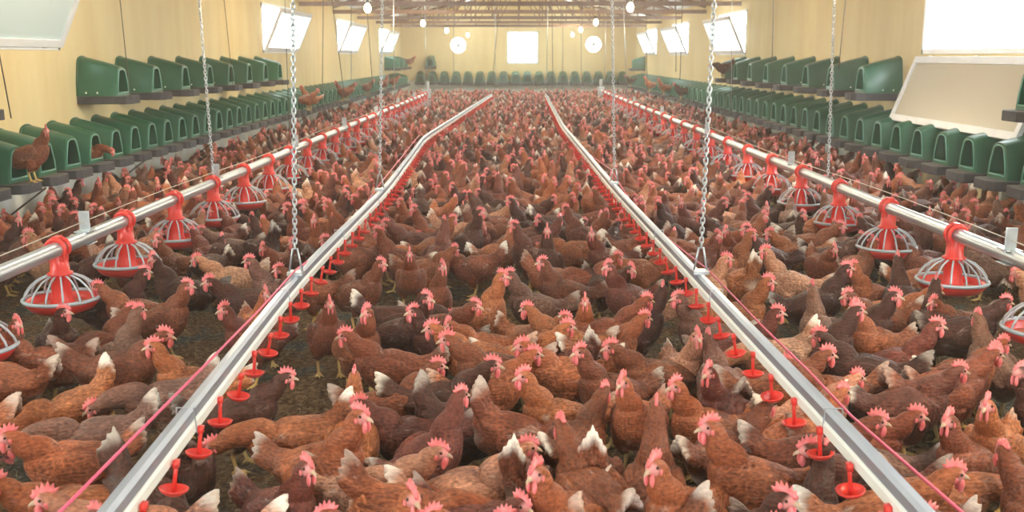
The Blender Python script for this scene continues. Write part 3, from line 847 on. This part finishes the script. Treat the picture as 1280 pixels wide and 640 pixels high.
    for s_ in (-1, 1):
        fx = s_*st*1.6; y = s_*.046
        hip = B((.005, y, .165))
        mb.tube([hip, (.012+fx*.3, y*1.05, .115), (-.004+fx*.6, y*1.05, .082)], [.050, .032, .013], 10)
        mb.tube([(-.004+fx*.6, y*1.05, .088), (-.012+fx*.8, y*1.05, .075), (.004+fx, y*1.05, .018)], [.0105, .0085, .0075], 8)
        f0 = Vector((.004+fx, y*1.05, .012))
        for a in (-28, 0, 28, 180):
            L = .050 if a == 0 else .042 if abs(a) == 28 else .020
            dr = Vector((math.cos(R_(a)), math.sin(R_(a)), 0))
            mb.tube([f0 + Vector((0,0,.004)), f0 + dr*L*.55 + Vector((0,0,-.001)), f0 + dr*L + Vector((0,0,-.007))], [.0075, .0062, .0045], 6)
    return mb
def smooth(x, a, b):
    t_ = np.clip((x-a)/(b-a), 0, 1); return t_*t_*(3-2*t_)
def zone_attr(me, d):
    n = len(me.vertices); co = np.empty(n*3, np.float32); me.vertices.foreach_get('co', co); co = co.reshape(-1,3)
    RBi = np.array(d['RB'].transposed()); hip = np.array(HIP)
    loc = (co-hip) @ RBi.T + hip
    rump = np.array(d['rump']); td = np.array(d['tip_dir'])
    al = (loc-rump) @ td; wob = .010*np.sin(co[:,1]*150) + .008*np.sin(loc[:,0]*90+loc[:,2]*70)
    tail = smooth(al + wob*.6, .092, .135)
    fluff = .45*smooth(-loc[:,0], .115, .16)*smooth(-loc[:,2], -.215, -.16)
    hp, hd = np.array(d['hp']), np.array(d['hd'])
    fc = hp + hd*.015 - np.array([0,0,.004])
    face = 1 - smooth(np.linalg.norm(co-fc, axis=1), .017, .025)
    leg = ((co[:,2] < .092) & (co[:,0] < .10) & (co[:,0] > -.07)).astype(float)*(1-smooth(co[:,2], .072, .092))
    if d['key'] == 'P': leg *= (np.linalg.norm(co-hp, axis=1) > .11)
    nb = np.array(d['B']((.092, 0, .240))); ax = hp-nb; L = np.linalg.norm(ax); ax /= L
    neck = smooth((co-nb) @ ax + .01*np.sin(co[:,1]*200), .0, .05)
    z = np.stack([np.clip(np.maximum(tail, fluff),0,1), face, leg, neck], 1).astype(np.float32)
    if 'zone' in me.attributes: me.attributes.remove(me.attributes['zone'])
    a = me.attributes.new('zone', 'FLOAT_COLOR', 'POINT'); a.data.foreach_set('color', z.ravel())
def head_frame(d):
    hd = d['hd']; s_ = Vector((0,0,1)).cross(hd).normalized(); u = hd.cross(s_)
    M = Matrix((hd, s_, u)).transposed().to_4x4(); M = M @ Matrix.Scale(1.08, 4); M.translation = d['hp']; return M
def head_parts(d, low=False):
    M = head_frame(d); out = {}
    kc = .80 if low else .92
    # comb
    prof = [(.034,.006),(.036,.016),(.030,.020),(.028,.031),(.021,.024),(.016,.040),(.010,.028),(.002,.046),(-.003,.031),(-.013,.045),(-.015,.029),(-.026,.037),(-.025,.021),(-.036,.022),(-.030,.012),(-.020,.010),(.0,.010),(.018,.009)]
    cx, cz = 0, .012; n = len(prof); prof = [(x*kc, cz+(z-cz)*kc) for x, z in prof]; vs = []; fs = []
    for y, k in ((0, 1.0), (.0045, .80), (-.0045, .80)):
        for x, z in prof: vs.append(M @ Vector((cx+(x-cx)*k, y + (.004*math.sin(z*80) if z > .03 else 0), cz+(z-cz)*k)))
    for j in range(n):
        j2 = (j+1) % n
        fs.append((j, j2, n+j2, n+j)); fs.append((j2, j, 2*n+j, 2*n+j2))
    fs.append(tuple(n+j for j in range(n))); fs.append(tuple(2*n+j for j in reversed(range(n))))
    c = MB().add(vs, fs); out['comb'] = c
    for s_ in (-1, 1):
        w = MB(); w.ellipsoid(M @ Vector((.022, s_*.008, -.026)), (.0085, .0042, .0175), M.to_3x3(), 8 if not low else 6, 6 if not low else 4)
        w.ellipsoid(M @ Vector((.000, s_*.0185, -.010)), (.006, .003, .009), M.to_3x3(), 6, 4)
        out['wattle%d' % s_] = w
        e = MB(); e.ellipsoid(M @ Vector((.012, s_*.0168, .004)), (.0042, .003, .0042), M.to_3x3(), 8, 6); out['eye%d' % s_] = e
    b_ = MB(); P = [M @ Vector((.020,0,-.003)), M @ Vector((.031,0,-.004)), M @ Vector((.039,0,-.007)), M @ Vector((.043,0,-.011))]
    b_.tube(P, [.0078, .0060, .0034, .001], 8); out['beak'] = b_
    return out
def remeshed(mb, name, voxel, ratio=None):
    me = mb.mesh(name, M_hen); o = bpy.data.objects.new(name, me); C.objects.link(o)
    r = o.modifiers.new('r', 'REMESH'); r.mode = 'VOXEL'; r.voxel_size = voxel
    s_ = o.modifiers.new('s', 'SMOOTH'); s_.factor = .5; s_.iterations = 2
    if ratio: dcm = o.modifiers.new('d', 'DECIMATE'); dcm.ratio = ratio
    bpy.context.view_layer.update()
    dg = bpy.context.evaluated_depsgraph_get(); m2 = bpy.data.meshes.new_from_object(o.evaluated_get(dg))
    bpy.data.objects.remove(o); bpy.data.meshes.remove(me)
    m2.materials.clear(); m2.materials.append(M_hen)
    m2.polygons.foreach_set('use_smooth', [True]*len(m2.polygons)); m2.name = name
    return m2
LIB = {}
for key in POSES:
    d = pose_data(key); mb = hen_body_bm(d)
    hi = remeshed(mb, 'hen_body', .0045); zone_attr(hi, d)
    nv = len(hi.vertices)
    mid = remeshed(mb, 'hen_body_mid', .006, 1500/ (nv*.55)); zone_attr(mid, d)
    low = remeshed(mb, 'hen_body_low', .008, 330/(nv*.31)); zone_attr(low, d)
    hp_ = head_parts(d); meshes = {}
    for k, v in hp_.items():
        nm = k.rstrip('-1'); meshes[k] = v.mesh(nm, {'comb': M_comb, 'wattle': M_comb, 'eye': M_eye, 'beak': M_beak}[nm], smooth=True)
    tl = d['B'](d['rump'] + d['tip_dir']*.12)
    LIB[key] = dict(d=d, hi=hi, mid=mid, low=low, parts=meshes, raw=hp_, tail=tl, lowraw=head_parts(d, True))
SH = {'b': (.188,.054,.023), 'o': (.300,.092,.034), 'd': (.066,.021,.012), 'r': (.130,.036,.021), 'l': (.42,.20,.115), 'g': (.165,.076,.050)}
SHN = {'b': 'chestnut', 'o': 'orange-brown', 'd': 'dark brown', 'r': 'dark red-brown', 'l': 'pale tan', 'g': 'greyish brown'}
# px, py, yaw (0 right, 90 away, 180 left, 270 toward), pose, shade, pale tail 0-1 ; pose prefixed by ~ : pixel is the tail tip
HAND = """21,402,330,U,b,.3;79,385,300,UL,d,.3;117,356,185,M,b,.8;186,340,20,U,d,.2;190,316,190,UL,d,.2;163,381,60,M,b,.3;172,379,8,TL,g,.4
190,428,205,U,o,.8;246,318,200,M,l,.4;261,346,215,M,d,.2;234,355,350,U,b,.5;315,325,190,U,g,.5;280,385,230,U,r,.4;332,359,300,U,o,.4;346,336,200,M,b,.2
412,379,290,U,b,.3;476,327,340,U,b,.6;512,312,280,U,b,.4;553,327,300,T,b,.5;628,340,330,T,o,.9;458,385,300,UR,b,.3;432,413,178,M,b,.4;516,379,215,U,d,.3;531,364,330,U,d,.3
594,376,330,M,b,.4;560,398,190,ML,o,1;546,415,185,M,o,.3;442,376,10,~L,d,1;678,327,195,U,b,.3;637,338,200,U,g,.5;760,332,215,U,r,.4;762,315,10,M,b,.3;789,332,300,M,d,.3
754,351,340,L,b,.2;740,376,268,U,o,.6;706,396,310,ML,o,.7;822,362,10,UL,d,.3;848,366,190,U,g,.4;908,317,350,T,l,.3;960,347,350,U,o,.4;979,385,350,U,r,.3;957,314,185,U,l,.6
1058,331,5,U,d,.3;1026,357,95,U,g,.2;1062,366,200,M,b,.6;1071,385,350,U,d,.3;865,411,280,U,l,.6;1043,310,270,M,b,.2;1013,402,200,~L,l,1;899,368,110,P,o,.9
1073,329,200,U,o,.3;1107,368,320,U,d,.3;1068,382,215,U,o,.5;1156,373,205,M,b,.4;1182,346,60,U,d,.2;1167,361,340,M,o,.8;1171,402,345,U,r,.5;1220,388,100,U,g,.2;1256,374,10,M,d,.3
1116,318,80,U,d,.2;1103,336,0,~M,o,.8;1270,338,180,M,l,.3;1248,424,20,M,b,.3
118,507,200,L,g,.8;20,525,215,M,o,.6;137,443,205,~P,o,1;75,438,5,~M,b,.5;70,452,180,~M,o,.6;22,502,185,~M,o,.5;120,430,182,~M,b,.4;188,497,200,~L,g,.7
358,472,15,M,d,.3;285,555,200,L,o,1;426,468,95,U,o,1;560,446,15,M,b,.4;571,483,40,U,r,.5;467,470,5,~M,d,1;450,517,330,U,o,.6;549,421,190,M,b,.4;646,470,210,U,o,.3;607,470,0,~P,b,.5
662,434,15,M,o,.4;725,436,215,U,b,.4;751,481,50,M,b,1;778,479,235,U,o,.3;846,475,215,U,o,.4;824,519,85,T,b,.6;692,427,15,~M,o,.9;778,437,195,~M,o,.8;775,421,150,~M,o,.5
1045,438,5,M,b,.4;1024,420,170,M,d,.3;884,457,235,U,r,.3;894,436,190,~M,b,1;1071,460,20,M,l,1;972,447,200,M,b,.3;1199,459,5,M,r,1;1139,454,10,~M,o,1;1245,438,10,M,b,.3;1276,460,200,U,d,.3
1103,521,350,M,b,.6;1137,511,350,M,b,.3;1186,521,215,U,b,.4;1234,500,235,U,o,.4;15,600,215,M,o,1;118,555,330,~P,d,.5;383,576,320,U,r,.4;414,627,200,U,b,.4;349,632,200,~M,l,1;238,590,100,P,d,.2
540,595,300,U,o,.3;597,576,350,M,l,.4;606,610,320,M,r,.3;626,558,80,~P,b,1;637,632,350,L,o,.3;467,595,8,~M,l,1;676,591,240,U,o,.6;642,629,190,M,o,.3;741,550,85,~P,b,1;820,589,225,U,o,.7
799,622,120,~M,b,.5;848,556,30,~M,b,.8;887,533,195,U,o,1;940,606,330,U,d,.3;942,530,20,~M,o,.7;1017,546,180,M,r,.3;1000,622,5,~M,o,1;1176,558,190,~M,g,1;1272,606,5,L,o,.4
700,404,20,~M,b,.5;508,470,0,~P,d,.4;590,430,10,~M,o,1;612,520,185,~M,r,.4;700,470,100,P,r,.7;930,480,100,~M,g,.5;1040,560,60,U,d,.3;1255,560,100,M,b,.3;1210,620,200,~L,b,.5
275,625,195,~M,l,.9;865,620,190,~L,b,.6;970,640,10,M,o,.4;1110,625,330,M,r,.3;1160,640,190,M,g,.6;560,640,210,M,o,.4"""
hens = []   # dict(x,y,z,yaw,pose,shade,pale,s)
for ln in HAND.split('\n'):
    for tk in ln.strip().split(';'):
        if not tk: continue
        a = tk.split(','); tail = a[3].startswith('~'); po = a[3].lstrip('~')
        s_ = random.uniform(.96, 1.06); yaw = R_(float(a[2]) + random.uniform(-6, 6))
        lp = LIB[po]['tail'] if tail else LIB[po]['d']['hp']
        W = at_z(float(a[0]), float(a[1]), lp.z*s_)
        c_, sn = math.cos(yaw), math.sin(yaw)
        hens.append(dict(x=W.x-(lp.x*c_-lp.y*sn)*s_, y=W.y-(lp.x*sn+lp.y*c_)*s_, z=0, yaw=yaw, pose=po, sh=a[4], pale=float(a[5]), s=s_))
# push apart birds that stand in each other
for it in range(40):
    for i in range(len(hens)):
        for j in range(i+1, len(hens)):
            a, b_ = hens[i], hens[j]; dx, dy = b_['x']-a['x'], b_['y']-a['y']; dd = math.hypot(dx, dy)
            if dd < .19:
                k = (.19-dd)/2/max(dd, .01)*.5; a['x'] -= dx*k; a['y'] -= dy*k; b_['x'] += dx*k; b_['y'] += dy*k
nhand = len(hens)
# birds perched on the nest trays: head px, wall side, tray height, yaw, pose, shade
TL_, TU_ = NEST_Z_LOW+.060, NEST_Z_UP+.060
PERCH = [(57,157,-3.62,TL_,5,'UR','b'), (143,170,-3.83,TL_-.09,-12,'L','b'), (377,117,-3.62,TL_,185,'U','o'), (397,110,-3.6,TL_,20,'M','o'),
         (420,110,-3.62,TL_,190,'U','b'), (444,106,-3.6,TL_,10,'M','b'), (467,101,-3.62,TL_,340,'M','b'), (484,97,-3.6,TL_,60,'U','b'), (499,97,-3.6,TL_,20,'M','o'),
         (519,80,-3.62,TU_,0,'M','b'), (887,95,3.72,TU_-.03,190,'L','d'), (843,100,3.68,TL_-.03,200,'M','d'), (823,108,3.66,TL_-.03,180,'U','o'), (806,97,3.66,TL_-.03,170,'U','o'), (782,95,3.64,TL_-.03,200,'M','d')]
perch = []
for px, py, X, bz, yw, po, sh in PERCH:
    lp = LIB[po]['d']['hp']; yaw = R_(yw); c_, sn = math.cos(yaw), math.sin(yaw)
    Yw = at_x(px, py, X + (lp.x*c_-lp.y*sn)).y
    perch.append(dict(x=X, y=Yw-(lp.x*sn+lp.y*c_), z=bz, yaw=yaw, pose=po, sh=sh, pale=.4, s=.85 if po == 'L' and X < 0 else 1.0, perched=True))
# the rest of the flock
grid = {}
def gk(x, y): return (int(x//.25), int(y//.25))
def gadd(h): grid.setdefault(gk(h['x'], h['y']), []).append(h)
for h in hens: gadd(h)
pans = [(LFX, y) for y in lf] + [(RFX, y) for y in rf_]
cand = 0; rest = []
SHW = ['b']*9 + ['o']*5 + ['d']*5 + ['r']*5 + ['l']*2 + ['g']*2
while cand < 60000:
    cand += 1
    y = 2.0 + 31.2*random.random(); x = random.uniform(XL+.28, XR-.30)
    p = project((x, y, .2))
    near = y < 5.9
    if near:
        if p and -30 < p[0] < 1310 and p[1] < 690: continue
        if p is None or not (-500 < p[0] < 1780): continue
    md = .30 if near else (.228 if y < 12 else .228)
    gx, gy = gk(x, y); ok = True
    for i in (-2,-1,0,1,2):
        for j in (-2,-1,0,1,2):
            for h in grid.get((gx+i, gy+j), ()):
                if (h['x']-x)**2 + (h['y']-y)**2 < md*md: ok = False; break
            if not ok: break
        if not ok: break
    if not ok: continue
    pn = min(pans, key=lambda q: (q[0]-x)**2 + (q[1]-y)**2); dp = math.hypot(pn[0]-x, pn[1]-y)
    if dp < .24: continue
    yaw = random.uniform(0, 2*PI)
    if random.random() < .5: yaw = random.choice([0, PI, 1.15*PI, 1.85*PI, 1.5*PI]) + random.gauss(0, .45)
    po = random.choice(['U','UL','UR','T','TL','TR','M','ML','MR','U','M','M','T','L','L','UR','P','P','B'] if y < 12 else ['U','UL','T','TL','M','ML','MR','L','L','P','P','P','B','M'])
    if dp < .46:
        yaw = math.atan2(pn[1]-y, pn[0]-x) + random.gauss(0, .2); po = random.choice(['U', 'M', 'U']) if dp > .36 else 'M'
    h = dict(x=x, y=y, z=0, yaw=yaw, pose=po, sh=random.choice(SHW), pale=random.choice([.2,.3,.5,.7,1,1]), s=random.uniform(.94, 1.05))
    rest.append(h); gadd(h)
def vis(h):
    p = project((h['x'], h['y'], h['z']+.3)); return p and -8 < p[0] < 1288 and p[1] < 648
rest.sort(key=lambda h: h['y'])
inview = [h for h in hens if vis(h)]; off = [h for h in hens if not vis(h)]
need = 300 - len(inview) - len(perch)
k = 0; ind = []; stuff = list(off)
for h in rest:
    if need > 0 and vis(h): ind.append(h); need -= 1
    else: stuff.append(h)
solo = inview + ind + perch
print('hens', len(hens), len(solo), len(stuff))
# labels
def facing(h):
    a = math.degrees(h['yaw']) % 360
    hd = {'UL': 62, 'UR': -62, 'TL': 50, 'TR': -50}.get(h['pose'], 0)*0
    a = (a+hd) % 360
    return 'right' if a < 45 or a >= 315 else 'away' if a < 135 else 'left' if a < 225 else 'the viewer'
def strip(h):
    x = h['x']
    if x < LFX: return 'between left wall and left feeders'
    if x < -.95: return 'between left feeders and left drinkers'
    if x < .85: return 'between the two drinker lines'
    if x < RFX: return 'between right drinkers and right feeders'
    return 'between right feeders and right wall'
def desc(h):
    b_ = SHN[h['sh']] + ' hen'
    if h['pose'] in ('P', 'L'): b_ += ' head down'
    b_ += ' facing ' + facing(h)
    if h['pale'] >= .8: b_ += ', white tail'
    return b_
groups = {}
for h in solo:
    if h.get('perched'): continue
    groups.setdefault((desc(h), strip(h)), []).append(h)
for (dsc, st_), L_ in groups.items():
    L_.sort(key=lambda h: math.hypot(h['x'], h['y']))
    for i, h in enumerate(L_):
        h['label'] = (dsc if len(L_) == 1 else ('nearest ' if i == 0 else ordn(i) + ' nearest ') + dsc) + ', ' + st_
PN = ['brown hen perched on the nearest left nest tray facing the aisle', 'hen crouched in a lower left nest entrance just past the nearest perched one',
      'hen facing left on the left trays, just right of the near drinker chain', 'orange hen facing right on left trays, beside the near drinker chain',
      'hen facing left on the left nest trays below the third window', 'hen facing right on the left nest trays right of the third window',
      'hen on the left nest trays just left of the second drinker chain', 'hen facing away on the far left nest trays below the upper boxes', 'orange hen on the far left nest trays below the upper boxes',
      'hen sitting by the far upper left nest boxes', 'dark hen leaning from the far end of the upper right nest boxes', 'dark hen on the lower right nest trays below the third window',
      'orange hen on the lower right nest trays, beside the dark one', 'orange hen on the right nest trays below the fourth window', 'dark hen on the far right nest trays near the corner']
for h, l in zip(perch, PN): h['label'] = l
for h in solo:
    L_ = LIB[h['pose']]
    o = bpy.data.objects.new('laying_hen', L_['hi'] if h['y'] < 9 else L_['mid']); C.objects.link(o)
    o.location = (h['x'], h['y'], h['z'] + (fz(h['x'], h['y'])-.016 if not h.get('perched') else 0)); o.rotation_euler = (0, 0, h['yaw']); o.scale = (h['s'],)*3
    c = SH[h['sh']]; v = random.uniform(.82, 1.2)
    o.color = (c[0]*v, c[1]*v*random.uniform(.93,1.07), c[2]*v, h['pale'])
    tag(o, h['label'], 'hen', 'perched hens on the nest trays' if h.get('perched') else 'flock of laying hens')
    for k_, me in L_['parts'].items():
        nm = k_.rstrip('-1')
        if nm in ('eye',) and h['y'] > 6: continue
        if nm == 'beak' and h['y'] > 9: continue
        link(bpy.data.objects.new(nm, me), o)
# the far flock as one object
V = []; FI = []; LT = []; SHD = []; ZN = []; MI = []; nvt = 0
raw = {}
def rawmesh(me):
    n = len(me.vertices); co = np.empty(n*3, np.float32); me.vertices.foreach_get('co', co)
    z = np.empty(n*4, np.float32); me.attributes['zone'].data.foreach_get('color', z)
    lt = np.empty(len(me.polygons), np.int32); me.polygons.foreach_get('loop_total', lt)
    li = np.empty(len(me.loops), np.int32); me.loops.foreach_get('vertex_index', li)
    return co.reshape(-1,3), z.reshape(-1,4), lt, li
for key, L_ in LIB.items():
    for lod in ('mid', 'low'):
        co, z, lt, li = rawmesh(L_[lod]); mi = np.zeros(len(lt), np.int32)
        mb = MB()
        for nm in ('comb', 'wattle1', 'wattle-1'):
            r = L_['lowraw'][nm]; mb.add(r.v, r.f)
        c2 = np.array([tuple(v) for v in mb.v], np.float32); n0 = len(co)
        co = np.vstack([co, c2]); z = np.vstack([z, np.zeros((len(c2), 4), np.float32)])
        lt = np.concatenate([lt, np.array([len(f) for f in mb.f], np.int32)]); li = np.concatenate([li, np.array([i for f in mb.f for i in f], np.int32)+n0])
        mi = np.concatenate([mi, np.ones(len(mb.f), np.int32)])
        raw[key, lod] = (co, z, lt, li, mi)
for h in stuff:
    co, z, lt, li, mi = raw[h['pose'], 'mid' if h['y'] < 13 else 'low']
    c_, s_ = math.cos(h['yaw']), math.sin(h['yaw']); R3 = np.array([[c_, s_, 0], [-s_, c_, 0], [0, 0, 1]], np.float32)
    V.append(co*h['s'] @ R3 + np.array([h['x'], h['y'], -.012], np.float32))
    v = random.uniform(.8, 1.25); c = SH[h['sh']]
    SHD.append(np.tile(np.array([c[0]*v, c[1]*v, c[2]*v, h['pale']], np.float32), (len(co), 1))); ZN.append(z)
    FI.append(li + nvt); LT.append(lt); MI.append(mi); nvt += len(co)
V = np.vstack(V); FI = np.concatenate(FI); LT = np.concatenate(LT); MI = np.concatenate(MI)
me = bpy.data.meshes.new('hen_flock'); me.vertices.add(len(V)); me.vertices.foreach_set('co', V.ravel())
me.loops.add(len(FI)); me.loops.foreach_set('vertex_index', FI)
me.polygons.add(len(LT)); ls = np.concatenate([[0], np.cumsum(LT)[:-1]]).astype(np.int32)
me.polygons.foreach_set('loop_start', ls); me.polygons.foreach_set('loop_total', LT)
me.materials.append(M_hen_far); me.materials.append(M_comb)
me.polygons.foreach_set('material_index', MI); me.polygons.foreach_set('use_smooth', np.ones(len(LT), bool))
me.update(calc_edges=True); me.validate()
a = me.attributes.new('zone', 'FLOAT_COLOR', 'POINT'); a.data.foreach_set('color', np.vstack(ZN).ravel())
a = me.attributes.new('shade', 'FLOAT_COLOR', 'POINT'); a.data.foreach_set('color', np.vstack(SHD).ravel())
o = bpy.data.objects.new('hen_flock', me); C.objects.link(o)
tag(o, 'dense mass of brown hens filling the house toward the far wall', 'hens', kind='stuff')
print('flock verts', len(V))

# straw and droppings on the floor
st = MB()
for k in range(5200):
    y = 2.1 + 6.5*random.random()**1.3; x = random.uniform(-3.6, 3.6); a = random.uniform(0, PI); L = random.uniform(.02, .075)
    z = fz(x, y)-.012; c_, s_ = math.cos(a)*L/2, math.sin(a)*L/2; w = .0016
    bz = random.uniform(0, .012)
    st.add([(x-c_-s_*w/L*2, y-s_+c_*w/L*2, z), (x-c_+s_*w/L*2, y-s_-c_*w/L*2, z), (x+.2*s_, y-.2*c_, z+bz+.003), (x+c_-s_*w/L*2, y+s_+c_*w/L*2, z+.002), (x+c_, y+s_, z+.004), (x+.2*s_+w, y-.2*c_+w, z+bz+.005)],
           [(0,1,2,5), (5,2,4,3)])
o = st.build('straw_litter', M_straw); tag(o, 'scattered straw bits lying on the brown floor', 'straw', kind='stuff')

# ------------------------------------------------------------------ light
w = bpy.data.worlds.new('world'); bpy.context.scene.world = w; w.use_nodes = True
bg = w.node_tree.nodes['Background']; bg.inputs[0].default_value = (.88,.95,1.0,1); bg.inputs[1].default_value = 14.0
def portal(loc, rot, sx, sy):
    l = bpy.data.lights.new('daylight_portal', 'AREA'); l.shape = 'RECTANGLE'; l.size = sx; l.size_y = sy
    l.cycles.is_portal = True
    o = bpy.data.objects.new('daylight_portal', l); o.location = loc; o.rotation_euler = rot; C.objects.link(o)
for a, b in LW: portal((XL-WT-.01, (a+b)/2, (SILL+HEAD)/2), (0, -PI/2, 0), HEAD-SILL, b-a)
for a, b in RW: portal((XR+WT+.01, (a+b)/2, (SILL+HEAD)/2), (0, PI/2, 0), HEAD-SILL, b-a)
portal((.235, Y1+WT+.01, 1.75), (-PI/2, 0, 0), 1.13, 1.14)
portal((0, Y0-WT-.01, 1.05), (PI/2, 0, 0), 2.2, 2.1)
for sy_ in SKY:
    for sg in (-1, 1):
        sl = math.atan((ZR-ZE)/((XR-XL)/2)); xx = XM + sg*1.9; zz = ZR - 1.9/((XR-XL)/2)*(ZR-ZE) + .18
        portal((xx, sy_+SKL/2, zz), (0, sg*sl, 0), .9/math.cos(sl), SKL)
# airborne dust
HAZE = 0.0055
if HAZE:
    m = bpy.data.materials.new('dust_haze'); m.use_nodes = True; t = m.node_tree; t.nodes.clear()
    o_ = t.nodes.new('ShaderNodeOutputMaterial'); vs_ = t.nodes.new('ShaderNodeVolumeScatter')
    vs_.inputs['Color'].default_value = (1,.97,.92,1); vs_.inputs['Density'].default_value = HAZE; vs_.inputs['Anisotropy'].default_value = .3
    t.links.new(vs_.outputs[0], o_.inputs['Volume'])
    hz = MB().box((XL+.01, Y0+.01, -.03), (XR-.01, Y1-.01, ZE-.13)).build('dust_haze', m)
    tag(hz, 'fine airborne dust filling the hen house', 'haze', kind='stuff')
sc = bpy.context.scene
sc.view_settings.view_transform = 'Standard'; sc.view_settings.look = 'None'; sc.view_settings.gamma = 1; sc.view_settings.exposure = 1.0
sc.view_settings.use_curve_mapping = False
cy = sc.cycles
cy.max_bounces = 8; cy.diffuse_bounces = 5; cy.glossy_bounces = 3; cy.transmission_bounces = 4; cy.volume_bounces = 1; cy.transparent_max_bounces = 8
cy.use_denoising = True; cy.sample_clamp_indirect = 6.0; cy.caustics_reflective = False; cy.caustics_refractive = False
